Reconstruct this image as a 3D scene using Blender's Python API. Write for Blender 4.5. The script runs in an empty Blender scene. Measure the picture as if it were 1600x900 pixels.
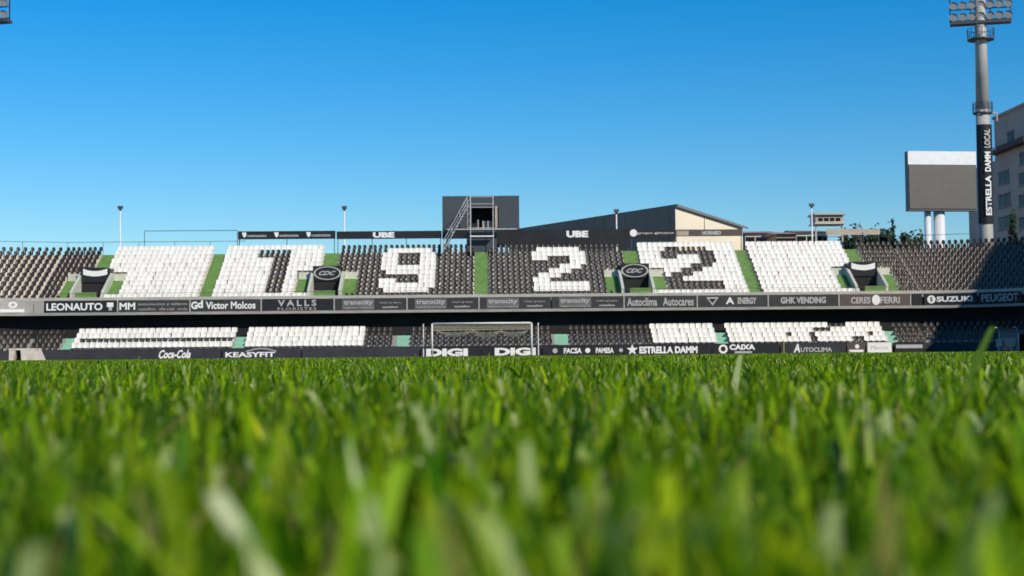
import bpy, bmesh, math, random
import numpy as np
from mathutils import Matrix, Vector
R = math.radians
random.seed(7); rng = np.random.default_rng(7)
scene = bpy.context.scene
col = scene.collection

# ------------------------------------------------------------------ camera
FPX, W0, H0 = 2236.0, 1600.0, 900.0
CAM_H = 0.070
cam_d = bpy.data.cameras.new('camera'); cam = bpy.data.objects.new('camera', cam_d); col.objects.link(cam)
cam_d.sensor_fit = 'HORIZONTAL'; cam_d.sensor_width = 36.0
cam_d.lens = FPX / W0 * 36.0
cam_d.clip_start = 0.01; cam_d.clip_end = 6000
ROT = (Matrix.Rotation(-R(1.22), 3, 'Z') @ Matrix.Rotation(R(90 + 2.70), 3, 'X') @ Matrix.Rotation(-R(0.53), 3, 'Z'))
cam.matrix_world = Matrix.Translation((0, 0, CAM_H)) @ ROT.to_4x4()
cam_d.dof.use_dof = True; cam_d.dof.focus_distance = 5.0; cam_d.dof.aperture_fstop = 14.0
cam_d.dof.aperture_blades = 0
scene.camera = cam

# ------------------------------------------------------------------ sky, sun, exposure
SUN_AZ, SUN_EL = 36.0, 31.0        # degrees to the right of straight behind the camera; elevation
world = bpy.data.worlds.new('World'); scene.world = world; world.use_nodes = True
nt = world.node_tree; nt.nodes.clear()
sky = nt.nodes.new('ShaderNodeTexSky'); sky.sky_type = 'NISHITA'; sky.sun_disc = False
sky.sun_elevation = R(SUN_EL); sky.sun_rotation = R(180 - SUN_AZ)
sky.air_density = 1.3; sky.dust_density = 0.0; sky.ozone_density = 9.0; sky.altitude = 0
hsv = nt.nodes.new('ShaderNodeHueSaturation'); hsv.inputs['Saturation'].default_value = 1.3
bg = nt.nodes.new('ShaderNodeBackground'); bg.inputs['Strength'].default_value = 0.12
wo = nt.nodes.new('ShaderNodeOutputWorld')
nt.links.new(sky.outputs[0], hsv.inputs['Color']); nt.links.new(hsv.outputs[0], bg.inputs[0]); nt.links.new(bg.outputs[0], wo.inputs[0])
sd = bpy.data.lights.new('sun', 'SUN'); sd.energy = 4.2; sd.angle = R(0.53); sd.color = (1.0, 0.895, 0.735)
so = bpy.data.objects.new('sun', sd); col.objects.link(so)
a, e = R(SUN_AZ), R(SUN_EL)
SUNV = Vector((math.sin(a) * math.cos(e), -math.cos(a) * math.cos(e), math.sin(e)))
so.rotation_euler = SUNV.to_track_quat('Z', 'Y').to_euler(); so.location = (60, -60, 80)
vs = scene.view_settings
vs.view_transform = 'Standard'; vs.look = 'None'; vs.exposure = 0.0; vs.gamma = 1.0; vs.use_curve_mapping = False

# ------------------------------------------------------------------ helpers
def at(px, py, Y):
    d = ROT @ Vector(((px - W0 / 2) / FPX, (H0 / 2 - py) / FPX, -1.0))
    s = Y / d.y
    return Vector((d.x * s, Y, CAM_H + d.z * s))
def xz(px, py, Y):
    p = at(px, py, Y); return p.x, p.z

def mat(name, c, rough=0.7, var=0.12, scale=3.0, spec=0.5, metal=0.0, bump=0.0, bscale=30.0, detail=4.0, stretch=None, coat=0.0):
    m = bpy.data.materials.new(name); m.use_nodes = True
    t = m.node_tree; b = t.nodes['Principled BSDF']
    b.inputs['Roughness'].default_value = rough; b.inputs['Metallic'].default_value = metal
    b.inputs['Specular IOR Level'].default_value = spec
    if coat: b.inputs['Coat Weight'].default_value = coat
    geo = t.nodes.new('ShaderNodeNewGeometry')
    src = geo.outputs['Position']
    if stretch:
        mp = t.nodes.new('ShaderNodeMapping'); mp.inputs['Scale'].default_value = stretch
        t.links.new(src, mp.inputs[0]); src = mp.outputs[0]
    if var > 0:
        n = t.nodes.new('ShaderNodeTexNoise'); n.inputs['Scale'].default_value = scale; n.inputs['Detail'].default_value = detail
        n.inputs['Roughness'].default_value = 0.65
        t.links.new(src, n.inputs['Vector'])
        r = t.nodes.new('ShaderNodeValToRGB')
        r.color_ramp.elements[0].position = 0.3; r.color_ramp.elements[1].position = 0.7
        r.color_ramp.elements[0].color = tuple(max(0, x * (1 - var)) for x in c) + (1,)
        r.color_ramp.elements[1].color = tuple(min(1, x * (1 + var * 0.8)) for x in c) + (1,)
        t.links.new(n.outputs['Fac'], r.inputs[0]); t.links.new(r.outputs[0], b.inputs['Base Color'])
    else:
        b.inputs['Base Color'].default_value = tuple(c) + (1,)
    if bump > 0:
        n2 = t.nodes.new('ShaderNodeTexNoise'); n2.inputs['Scale'].default_value = bscale
        t.links.new(src, n2.inputs['Vector'])
        bp = t.nodes.new('ShaderNodeBump'); bp.inputs['Strength'].default_value = bump; bp.inputs['Distance'].default_value = 0.02
        t.links.new(n2.outputs['Fac'], bp.inputs['Height']); t.links.new(bp.outputs[0], b.inputs['Normal'])
    return m

M = {}
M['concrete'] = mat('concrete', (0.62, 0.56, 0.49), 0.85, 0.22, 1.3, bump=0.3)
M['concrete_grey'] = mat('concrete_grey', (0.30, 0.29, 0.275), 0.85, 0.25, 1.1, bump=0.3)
M['beam'] = mat('pale_beam', (0.41, 0.39, 0.355), 0.75, 0.22, 0.9, stretch=(1, 1, 6))
M['beam_low'] = mat('grey_beam', (0.30, 0.29, 0.27), 0.75, 0.25, 0.9, stretch=(1, 1, 6))
M['white_seat'] = mat('white_seat_plastic', (0.76, 0.735, 0.672), 0.38, 0.07, 2.2, coat=0.1)
M['black_seat'] = mat('black_seat_plastic', (0.034, 0.027, 0.021), 0.42, 0.35, 2.5, spec=0.35)
def per_seat(m, lo, hi):
    t = m.node_tree; b = t.nodes['Principled BSDF']; src = b.inputs['Base Color'].links[0].from_socket
    g = t.nodes.new('ShaderNodeNewGeometry'); oi = t.nodes.new('ShaderNodeObjectInfo')
    ad = t.nodes.new('ShaderNodeMath'); ad.operation = 'ADD'; t.links.new(g.outputs['Random Per Island'], ad.inputs[0]); t.links.new(oi.outputs['Random'], ad.inputs[1])
    fr_ = t.nodes.new('ShaderNodeMath'); fr_.operation = 'FRACT'; t.links.new(ad.outputs[0], fr_.inputs[0])
    mr = t.nodes.new('ShaderNodeMapRange'); mr.inputs['To Min'].default_value = lo; mr.inputs['To Max'].default_value = hi; t.links.new(fr_.outputs[0], mr.inputs['Value'])
    vm = t.nodes.new('ShaderNodeVectorMath'); vm.operation = 'SCALE'; t.links.new(src, vm.inputs[0]); t.links.new(mr.outputs[0], vm.inputs['Scale'])
    t.links.new(vm.outputs[0], b.inputs['Base Color'])
per_seat(M['white_seat'], 0.94, 1.05); per_seat(M['black_seat'], 0.8, 1.3)
M['green_paint'] = mat('green_step_paint', (0.13, 0.25, 0.062), 0.7, 0.22, 2.0)
M['mint'] = mat('mint_paint', (0.25, 0.52, 0.36), 0.6, 0.12, 3.0)
M['white_wall'] = mat('whitewashed_wall', (0.54, 0.55, 0.45), 0.8, 0.12, 2.0)
M['dark_wall'] = mat('dark_wall', (0.018, 0.019, 0.021), 0.8, 0.3, 1.0, spec=0.2)
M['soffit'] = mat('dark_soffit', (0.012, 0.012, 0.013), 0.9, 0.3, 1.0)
M['front_wall'] = mat('charcoal_wall', (0.038, 0.040, 0.048), 0.7, 0.25, 0.8, spec=0.2)
M['board'] = mat('black_board', (0.022, 0.023, 0.026), 0.45, 0.2, 0.8, spec=0.2)
M['board_grey'] = mat('charcoal_board', (0.045, 0.046, 0.046), 0.5, 0.2, 0.8, spec=0.2)
M['board_brown'] = mat('brown_board', (0.075, 0.055, 0.045), 0.6, 0.2, 0.8)
M['board_tan'] = mat('tan_board', (0.42, 0.36, 0.28), 0.7, 0.2, 0.8)
M['board_pale'] = mat('pale_board', (0.36, 0.34, 0.31), 0.6, 0.2, 0.8)
M['board_pale2'] = mat('grey_panel', (0.12, 0.118, 0.115), 0.6, 0.2, 0.8)
M['letter'] = mat('white_lettering', (0.78, 0.77, 0.75), 0.5, 0.06, 2.0)
M['letter_grey'] = mat('grey_lettering', (0.42, 0.41, 0.40), 0.5, 0.12, 2.0)
M['letter_dim'] = mat('dim_lettering', (0.22, 0.22, 0.22), 0.5, 0.12, 2.0)
M['goal_white'] = mat('white_goal_paint', (0.72, 0.71, 0.68), 0.4, 0.08, 3.0)
M['net'] = mat('net_cord', (0.60, 0.56, 0.45), 0.8, 0.15, 3.0)
M['galv'] = mat('galvanised_steel', (0.50, 0.51, 0.51), 0.45, 0.2, 3.0, metal=0.15)
M['steel_dark'] = mat('dark_steel', (0.07, 0.075, 0.085), 0.5, 0.2, 3.0, metal=0.3)
M['steel_paint'] = mat('grey_painted_steel', (0.40, 0.385, 0.36), 0.5, 0.2, 0.6)
M['white_paint'] = mat('white_painted_steel', (0.72, 0.73, 0.74), 0.45, 0.08, 2.0)
M['panel_dark'] = mat('slate_panel', (0.040, 0.050, 0.060), 0.55, 0.15, 0.5)
M['led'] = mat('unlit_screen', (0.105, 0.098, 0.086), 0.6, 0.08, 0.6)
M['cladding'] = mat('dark_cladding', (0.36, 0.23, 0.16), 0.8, 0.15, 0.15, stretch=(1, 1, 0.1))
M['cream'] = mat('cream_render', (0.76, 0.68, 0.52), 0.85, 0.07, 0.3)
M['roof_grey'] = mat('grey_roof_edge', (0.16, 0.155, 0.15), 0.7, 0.15, 0.3)
M['apart'] = mat('mauve_render', (0.62, 0.40, 0.31), 0.9, 0.14, 0.35)
M['apart_dark'] = mat('brown_render', (0.13, 0.075, 0.06), 0.9, 0.12, 0.2)
M['pinkish'] = mat('pink_render', (0.58, 0.47, 0.42), 0.9, 0.12, 0.3)
M['tile_roof'] = mat('clay_roof', (0.34, 0.24, 0.19), 0.9, 0.2, 0.6)
M['window'] = mat('dark_glass', (0.014, 0.015, 0.018), 0.3, 0.0, spec=0.08)
M['bark'] = mat('bark', (0.07, 0.05, 0.035), 0.9, 0.3, 4.0)
M['yellow'] = mat('yellow_pole_paint', (0.55, 0.45, 0.10), 0.5, 0.1, 3.0)
M['lamp_glass'] = mat('floodlight_glass', (0.55, 0.58, 0.62), 0.12, 0.1, 5.0, metal=0.5)

def foliage(name, c1, c2):
    m = bpy.data.materials.new(name); m.use_nodes = True
    t = m.node_tree; b = t.nodes['Principled BSDF']; b.inputs['Roughness'].default_value = 0.6
    g = t.nodes.new('ShaderNodeNewGeometry'); mx = t.nodes.new('ShaderNodeMix'); mx.data_type = 'RGBA'
    mx.inputs[6].default_value = c1 + (1,); mx.inputs[7].default_value = c2 + (1,)
    t.links.new(g.outputs['Random Per Island'], mx.inputs[0]); t.links.new(mx.outputs[2], b.inputs['Base Color'])
    return m
M['leaf_dark'] = foliage('dark_leaf', (0.012, 0.024, 0.010), (0.030, 0.055, 0.018))

class MB:
    def __init__(s): s.v = []; s.f = []
    def quad(s, a, b, c, d):
        n = len(s.v); s.v += [tuple(a), tuple(b), tuple(c), tuple(d)]; s.f.append((n, n+1, n+2, n+3))
    def poly(s, pts):
        n = len(s.v); s.v += [tuple(p) for p in pts]; s.f.append(tuple(range(n, n + len(pts))))
    def box(s, x0, x1, y0, y1, z0, z1):
        n = len(s.v)
        s.v += [(x0,y0,z0),(x1,y0,z0),(x1,y1,z0),(x0,y1,z0),(x0,y0,z1),(x1,y0,z1),(x1,y1,z1),(x0,y1,z1)]
        s.f += [(n,n+3,n+2,n+1),(n+4,n+5,n+6,n+7),(n,n+1,n+5,n+4),(n+1,n+2,n+6,n+5),(n+2,n+3,n+7,n+6),(n+3,n,n+4,n+7)]
    def prism(s, pts, dvec):
        """extrude polygon pts (list of 3-D) by dvec, closed"""
        n = len(s.v); k = len(pts); d = Vector(dvec)
        s.v += [tuple(p) for p in pts] + [tuple(Vector(p) + d) for p in pts]
        s.f.append(tuple(range(n, n + k))); s.f.append(tuple(range(n + 2*k - 1, n + k - 1, -1)))
        for i in range(k):
            j = (i + 1) % k; s.f.append((n + i, n + k + i, n + k + j, n + j))
    def tube(s, p, q, r0, r1=None, k=8, caps=True):
        r1 = r0 if r1 is None else r1
        p = Vector(p); q = Vector(q); d = (q - p)
        if d.length < 1e-6: return
        d.normalize(); u = d.orthogonal().normalized(); w = d.cross(u)
        n = len(s.v)
        for c, r in ((p, r0), (q, r1)):
            for i in range(k):
                t = 2*math.pi*i/k; s.v.append(tuple(c + u*(r*math.cos(t)) + w*(r*math.sin(t))))
        for i in range(k):
            j = (i+1) % k; s.f.append((n+i, n+j, n+k+j, n+k+i))
        if caps:
            s.f.append(tuple(range(n+k-1, n-1, -1))); s.f.append(tuple(range(n+k, n+2*k)))
    def build(s, name, m, parent=None, loc=None, rotz=0.0, smooth=False):
        me = bpy.data.meshes.new(name); me.from_pydata(s.v, [], s.f)
        bm = bmesh.new(); bm.from_mesh(me); bmesh.ops.recalc_face_normals(bm, faces=bm.faces); bm.to_mesh(me); bm.free()
        me.materials.append(M[m] if isinstance(m, str) else m)
        if smooth: me.polygons.foreach_set('use_smooth', [True]*len(me.polygons))
        o = bpy.data.objects.new(name, me); col.objects.link(o)
        if parent: o.parent = parent
        if loc is not None: o.location = loc
        o.rotation_euler.z = rotz
        return o
def tag(o, label=None, cat=None, group=None, kind=None):
    if label: o['label'] = label
    if cat: o['category'] = cat
    if group: o['group'] = group
    if kind: o['kind'] = kind
    return o
def empty(name, loc=(0,0,0), rz=0.0):
    o = bpy.data.objects.new(name, None); col.objects.link(o); o.location = loc; o.rotation_euler.z = rz
    o.empty_display_size = 0.2
    return o
def copy_tree(o, parent=None):
    c = o.copy(); col.objects.link(c); c.parent = parent
    for ch in [x for x in o.children]: copy_tree(ch, c)
    return c
def text(body, x0, x1, z0, z1, m, parent, y=-0.012, name='lettering', bold=0.0, shear=0.0, depth=0.006, space=1.0, keep=False):
    """flat lettering standing in the local XZ plane, facing -Y, fitted to the rectangle"""
    cu = bpy.data.curves.new(name, 'FONT'); cu.body = body; cu.offset = bold; cu.shear = shear
    cu.extrude = 0.0; cu.space_character = space; cu.resolution_u = 3
    ob = bpy.data.objects.new('tmp_text', cu)
    me = bpy.data.meshes.new_from_object(ob)
    bpy.data.objects.remove(ob); bpy.data.curves.remove(cu)
    co = np.zeros(len(me.vertices)*3); me.vertices.foreach_get('co', co); co = co.reshape(-1, 3)
    mn, mx = co.min(0), co.max(0)
    sx = (x1-x0)/max(1e-6, mx[0]-mn[0]); sz = (z1-z0)/max(1e-6, mx[1]-mn[1])
    out = np.zeros_like(co)
    out[:, 0] = x0 + (co[:, 0]-mn[0])*sx; out[:, 2] = z0 + (co[:, 1]-mn[1])*sz; out[:, 1] = y
    me.vertices.foreach_set('co', out.ravel()); me.update(); me.name = name
    me.materials.clear(); me.materials.append(M[m])
    o = bpy.data.objects.new(name, me); col.objects.link(o); o.parent = parent
    return o
def disc(mb, cx, cz, r, y, k=20, r_in=0.0, sx=1.0):
    for i in range(k):
        t0, t1 = 2*math.pi*i/k, 2*math.pi*(i+1)/k
        p = lambda t, q: (cx + sx*q*math.cos(t), y, cz + q*math.sin(t))
        if r_in > 0: mb.quad(p(t0, r_in), p(t0, r), p(t1, r), p(t1, r_in))
        else: mb.poly([(cx, y, cz), p(t0, r), p(t1, r)])

# ------------------------------------------------------------------ ground, pitch
def ground_mat(name, c1, c2, c3, scale):
    m = bpy.data.materials.new(name); m.use_nodes = True
    t = m.node_tree; b = t.nodes['Principled BSDF']; b.inputs['Roughness'].default_value = 0.9
    g = t.nodes.new('ShaderNodeNewGeometry'); n = t.nodes.new('ShaderNodeTexNoise'); n.inputs['Scale'].default_value = scale; n.inputs['Detail'].default_value = 8
    t.links.new(g.outputs['Position'], n.inputs['Vector'])
    r = t.nodes.new('ShaderNodeValToRGB'); r.color_ramp.elements[0].position = 0.3; r.color_ramp.elements[1].position = 0.7
    r.color_ramp.elements[0].color = c1 + (1,); r.color_ramp.elements[1].color = c3 + (1,)
    el = r.color_ramp.elements.new(0.5); el.color = c2 + (1,)
    t.links.new(n.outputs['Fac'], r.inputs[0]); t.links.new(r.outputs[0], b.inputs['Base Color'])
    return m
M['soil'] = ground_mat('turf_base', (0.018, 0.030, 0.008), (0.030, 0.052, 0.010), (0.042, 0.060, 0.014), 9.0)
M['earth'] = ground_mat('city_ground', (0.11, 0.105, 0.095), (0.14, 0.13, 0.115), (0.17, 0.16, 0.14), 0.2)
mb = MB(); mb.quad((-3000,-3000,-0.03), (3000,-3000,-0.03), (3000,3000,-0.03), (-3000,3000,-0.03))
tag(mb.build('ground', 'earth'), kind='structure')
mb = MB(); mb.quad((-39,-6,0), (39,-6,0), (39,111.6,0), (-39,111.6,0))
tag(mb.build('pitch', 'soil'), kind='structure')
GY = 107.0
M['line_paint'] = mat('line_paint', (0.7, 0.72, 0.66), 0.8, 0.15, 5.0)
mb = MB()
def line(x0, x1, y0, y1): mb.quad((x0,y0,0.004), (x1,y0,0.004), (x1,y1,0.004), (x0,y1,0.004))
line(-34, 34, GY-0.06, GY+0.06)
line(-20.16, 20.16, GY-16.56, GY-16.44); line(-9.16, 9.16, GY-5.56, GY-5.44)
for sx in (-1, 1):
    line(sx*20.16-0.06, sx*20.16+0.06, GY-16.44, GY-0.06); line(sx*9.16-0.06, sx*9.16+0.06, GY-5.44, GY-0.06)
    line(sx*34-0.06, sx*34+0.06, 2, GY-0.06)
tag(mb.build('pitch_markings', 'line_paint'), kind='structure')

# ------------------------------------------------------------------ grandstand (upper tier on an overhang, lower tier in front)
FY = 116.0; XS = 35.95; RC = 8.0; CY = FY - RC
ROWS, TREAD, RISE, Z0, D0 = 12, 0.70, 0.41, 4.55, 0.35
PITCH = 0.465
FB, FT = 3.62, 5.05          # fascia bottom and top
ARC = 62
def stations(step=4.0):
    out = []
    n = int(ARC/step)
    for i in range(n, 0, -1): out.append((-1, R(i*step)))
    out.append((0, -XS)); out.append((0, XS))
    for i in range(1, n+1): out.append((1, R(i*step)))
    return out
def spt(st, d, z):
    s, t = st
    if s == 0: return (t, FY + d, z)
    return (s*(XS + (RC + d)*math.sin(t)), CY + (RC + d)*math.cos(t), z)
def sweep(mb, prof, sts=None):
    sts = sts or stations()
    for a_, b_ in zip(sts[:-1], sts[1:]):
        for p, q in zip(prof[:-1], prof[1:]):
            mb.quad(spt(a_, *p), spt(b_, *p), spt(b_, *q), spt(a_, *q))

stand = empty('grandstand', (0, FY, 0))
tag(stand, 'two tier concrete grandstand behind the goal with overhanging upper tier', 'grandstand')
INV = Matrix.Translation((0, -FY, 0))
def sp(mb, name, m, parent=stand, smooth=False):      # a part of the stand, built in world coordinates
    o = mb.build(name, m); o.parent = parent
    o.matrix_parent_inverse = Matrix.Translation(-Vector((0, FY, 0)))
    return o
VC = (12.85, 32.1)                 # entrance centres
VHW, VYB, VZB = 1.16, 3.55, 6.50   # entrance half width, depth of its dark mouth, lintel height
def terrace_profile(cut):
    prof = [(0.22, FB+0.05), (0.22, Z0), (D0, Z0)]
    if cut: prof += [(VYB+2.15, Z0)]
    for r in range(ROWS):
        z = Z0 + r*RISE; d = D0 + r*TREAD
        if cut and r < 8: continue
        if cut and r == 8: prof += [(VYB+2.15, z-RISE), (d, z-RISE)]
        if r: prof.append((d, z))
        prof.append((d+TREAD, z))
    return prof + [(topd+0.15, topz), (topd+0.15, 0.0)]
topd, topz = D0 + ROWS*TREAD, Z0 + (ROWS-1)*RISE
mb = MB()
sts = stations(); k0 = sts.index((0, -XS))
sweep(mb, terrace_profile(False), sts[:k0+1]); sweep(mb, terrace_profile(False), sts[k0+1:])
xs_ = [-XS]
for xc in (-VC[1], -VC[0], VC[0], VC[1]): xs_ += [xc-VHW, xc+VHW]
xs_.append(XS)
for i in range(len(xs_)-1):
    sweep(mb, terrace_profile(i % 2 == 1), [(0, xs_[i]), (0, xs_[i+1])])
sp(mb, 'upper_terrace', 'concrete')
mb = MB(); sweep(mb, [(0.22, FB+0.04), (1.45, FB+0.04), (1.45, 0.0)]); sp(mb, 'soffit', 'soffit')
# fascia rails
mb = MB(); sweep(mb, [(0.0, FT-0.24), (-0.06, FT-0.24), (-0.06, FT), (0.22, FT), (0.22, FT-0.5), (0.0, FT-0.5), (0.0, FT-0.24)]); sp(mb, 'fascia_top_beam', 'beam')
mb = MB(); sweep(mb, [(0.22, FB), (-0.06, FB), (-0.06, FB+0.22), (0.22, FB+0.22)]); sp(mb, 'fascia_bottom_beam', 'beam_low')
mb = MB(); sweep(mb, [(0.10, FB+0.1), (0.10, FT-0.1)]); sp(mb, 'fascia_backing', 'front_wall')
# lower tier
LD, LZ, LT, LR = -2.2, 0.62, 0.72, 0.38
LROWS = 4
mb = MB(); sweep(mb, [(LD-0.35, 0.0), (LD-0.35, 0.80), (LD-0.2, 0.80), (LD-0.2, LZ)]); sp(mb, 'front_wall', 'front_wall')
mb = MB(); prof = [(LD-0.2, LZ)]
for r in range(LROWS):
    z = LZ + r*LR; d = LD + r*LT
    if r: prof.append((d, z))
    prof.append((d+LT, z))
prof += [(1.44, LZ+(LROWS-1)*LR)]
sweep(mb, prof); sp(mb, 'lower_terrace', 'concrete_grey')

# aisles (painted steps, half-height, standing 15 mm proud of the terrace)
def aisle(x0, x1, r0, r1, name='aisle', m='green_paint'):
    mb = MB()
    for r in range(r0, r1):
        z = Z0 + r*RISE; y = FY + D0 + r*TREAD
        mb.box(x0, x1, y-TREAD/2, y+0.02, z-RISE+0.004, z-RISE/2)
        mb.box(x0, x1, y-0.016, y+TREAD/2, z-RISE/2+0.002, z+0.004)
    return sp(mb, name, m)
aisle(-0.58, 0.58, 1, ROWS)
for s in (-1, 1):
    a0, a1 = sorted((s*22.02, s*23.1)); aisle(a0, a1, 1, ROWS)
    a0, a1 = sorted((s*12.28, s*13.52)); aisle(a0, a1, 8, ROWS)
    a0, a1 = sorted((s*31.58, s*32.74)); aisle(a0, a1, 8, ROWS)
# green front riser between the beam and the first step of each full aisle
# entrances (vomitories) cut through the terrace
def entrance(xc):
    v = empty('stair_entrance', (xc, FY, 0)); v.parent = stand; v.matrix_parent_inverse = Matrix.Translation(-Vector((0, FY, 0)))
    def part(mb, name, m): return mb.build(name, m, v)
    hw, yb, zb = VHW, VYB, VZB
    mb = MB(); mb.box(-0.75, hw-0.2, 0.24, 0.30, Z0-0.4, 5.48); part(mb, 'green_riser', 'green_paint')
    for s in (-1, 1):                                   # sloping side walls
        x0, x1 = (hw, hw+0.22) if s > 0 else (-hw-0.22, -hw)
        mb = MB(); mb.prism([(x0, 0.9, Z0-0.3), (x0, 0.9, 5.55), (x0, yb+0.3, 7.25), (x0, yb+1.9, 7.25), (x0, yb+1.9, Z0-0.3)], (x1-x0, 0, 0)); part(mb, 'side_wall', 'white_wall')
        f0, f1 = (hw+0.23, hw+1.34) if s > 0 else (-hw-1.34, -hw-0.23)
        mb = MB()                                        # flight of green steps
        for r in range(1, 6):
            z = Z0 + r*RISE; y = D0 + r*TREAD
            mb.box(f0, f1, y-TREAD/2, y+0.02, z-RISE+0.004, z-RISE/2); mb.box(f0, f1, y-0.016, y+TREAD/2, z-RISE/2+0.002, z+0.004)
        part(mb, 'step_flight', 'green_paint')
        mb = MB(); mb.box(f0, f1, D0+5.75*TREAD, D0+5.75*TREAD+0.16, Z0+5*RISE, Z0+6*RISE+0.20); part(mb, 'parapet', 'white_wall')
    mb = MB(); mb.box(-hw, hw, yb, yb+2.2, zb, 7.62); part(mb, 'lintel', 'board')
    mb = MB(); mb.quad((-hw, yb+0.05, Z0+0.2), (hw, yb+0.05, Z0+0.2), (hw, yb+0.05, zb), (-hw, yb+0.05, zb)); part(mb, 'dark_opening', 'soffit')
    return v
for xc in (-VC[1], -VC[0], VC[0], VC[1]): entrance(xc)
# banners on the entrances
def banner(xc, oval, label):
    o = MB(); o.box(-1.20, 1.20, -0.03, 0.03, -0.60, 0.62)
    b = o.build('entrance_banner', 'board', None, (xc, FY+3.5, 7.06))
    tag(b, label, 'banner', 'banners over the stair entrances')
    m = MB()
    if oval:
        disc(m, 0, 0.02, 0.56, -0.036, 32, 0.49, 2.05)
        m.build('crest_ring', 'letter_grey', b)
        text('CDC', -0.72, 0.72, -0.16, 0.2, 'letter_grey', b, -0.036, 'crest_letters', 0.03, 0.5)
    else:
        n = 16
        for i in range(n):
            t0, t1 = -1 + 2*i/n, -1 + 2*(i+1)/n
            zt = lambda t: 0.34 + 0.20*t*t; zb_ = lambda t: -0.10 + 0.16*t*t
            m.quad((1.0*t0, -0.036, zb_(t0)), (1.0*t1, -0.036, zb_(t1)), (1.0*t1, -0.036, zt(t1)), (1.0*t0, -0.036, zt(t0)))
        m.build('white_crescent', 'letter', b)
banner(-VC[1], False, 'black banner with white crescent over the leftmost stair entrance')
banner(-VC[0], True, 'black banner with grey oval crest over the entrance beside the numeral one')
banner(VC[0], True, 'black banner with grey oval crest over the entrance left of the black numeral two')
banner(VC[1], False, 'black banner with white crescent over the rightmost stair entrance')

# ------------------------------------------------------------------ seats
def seat_geo(wide):
    """moulded shell seat: arched back, curved pan with front lip. Returns verts, faces; faces -Y; origin on the step, seat centre"""
    v, f = [], []
    if wide: prof_ = [(0.39, 0.216, 0.56), (0.50, 0.224, 0.58), (0.60, 0.226, 0.60), (0.71, 0.222, 0.615), (0.785, 0.205, 0.625), (0.805, 0.17, 0.63)]
    else: prof_ = [(0.40, 0.148, 0.60), (0.50, 0.154, 0.62), (0.60, 0.154, 0.64), (0.68, 0.136, 0.652), (0.735, 0.098, 0.66), (0.765, 0.05, 0.664)]
    pw = 0.215 if wide else 0.148
    for z, hw, y in prof_:
        v += [(-hw, y-0.03, z), (-hw*0.55, y, z), (hw*0.55, y, z), (hw, y-0.03, z)]
    for i in range(len(prof_)-1):
        for j in range(3):
            n = i*4 + j; f.append((n, n+1, n+5, n+4))
    n0 = len(v)
    pan = [(0.56, 0.40), (0.40, 0.395), (0.26, 0.42), (0.21, 0.405), (0.20, 0.36)]
    for y, z in pan:
        v += [(-pw, y, z+0.03), (-pw*0.55, y, z), (pw*0.55, y, z), (pw, y, z+0.03)]
    for i in range(len(pan)-1):
        for j in range(3):
            n = n0 + i*4 + j; f.append((n, n+1, n+5, n+4))
    n1 = len(v)                                       # bracket down to the step
    v += [(-0.05, 0.54, 0.0), (0.05, 0.54, 0.0), (0.05, 0.54, 0.42), (-0.05, 0.54, 0.42)]
    f.append((n1, n1+1, n1+2, n1+3))
    return np.array(v), f
SVS = {}
SVS['w'], SF = seat_geo(True); SVS['k'], SF = seat_geo(False)
def seat_mesh(name, m, SV):
    me = bpy.data.meshes.new(name); me.from_pydata([tuple(x) for x in SV], [], SF); me.materials.append(M[m])
    me.polygons.foreach_set('use_smooth', [True]*len(me.polygons)); return me
ME = {'w': seat_mesh('white_seat', 'white_seat', SVS['w']), 'k': seat_mesh('black_seat', 'black_seat', SVS['k'])}
bulk = {'w': [], 'k': []}
def single(c, loc, label, group):
    o = bpy.data.objects.new('stadium_seat', ME[c]); col.objects.link(o)
    o.location = loc; o.rotation_euler.z = random.gauss(0, 0.035)
    tag(o, label, 'seat', group)
GL2 = {10: range(1, 9), 9: range(0, 10), 8: [0,1,2,7,8,9], 7: [7,8,9], 6: [5,6,7,8], 5: [3,4,5,6], 4: [1,2,3,4], 3: [0,1,2], 2: range(0, 10), 1: range(0, 10)}
GL9 = {10: range(1, 9), 9: [0,1,2,7,8,9], 8: [0,1,2,7,8,9], 7: [0,1,2,7,8,9], 6: range(0, 10), 5: range(1, 10), 4: [7,8,9], 3: [0,1,2,7,8,9], 2: range(0, 10), 1: range(1, 9)}
GL1 = {10: range(0, 6), 9: range(0, 6)}
for r in range(1, 9): GL1[r] = range(3, 6)
BL = {'A': (0.60, 25, 'k'), 'B': (13.60, 18, 'w'), 'C': (23.15, 18, 'w'), 'D': (32.80, 7, 'k')}
def keep(b, k, r):
    if b == 'A': return k < 21 if 1 <= r <= 5 else (k < 23 if r == 0 else True)
    if b == 'B': return k >= 4 if 1 <= r <= 5 else (k >= 1 if r == 0 else True)
    if b == 'C': return k < 14 if 1 <= r <= 5 else (k < 17 if r == 0 else True)
    if b == 'D': return k >= 4 if 1 <= r <= 5 else (k >= 3 if r == 0 else True)
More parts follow.
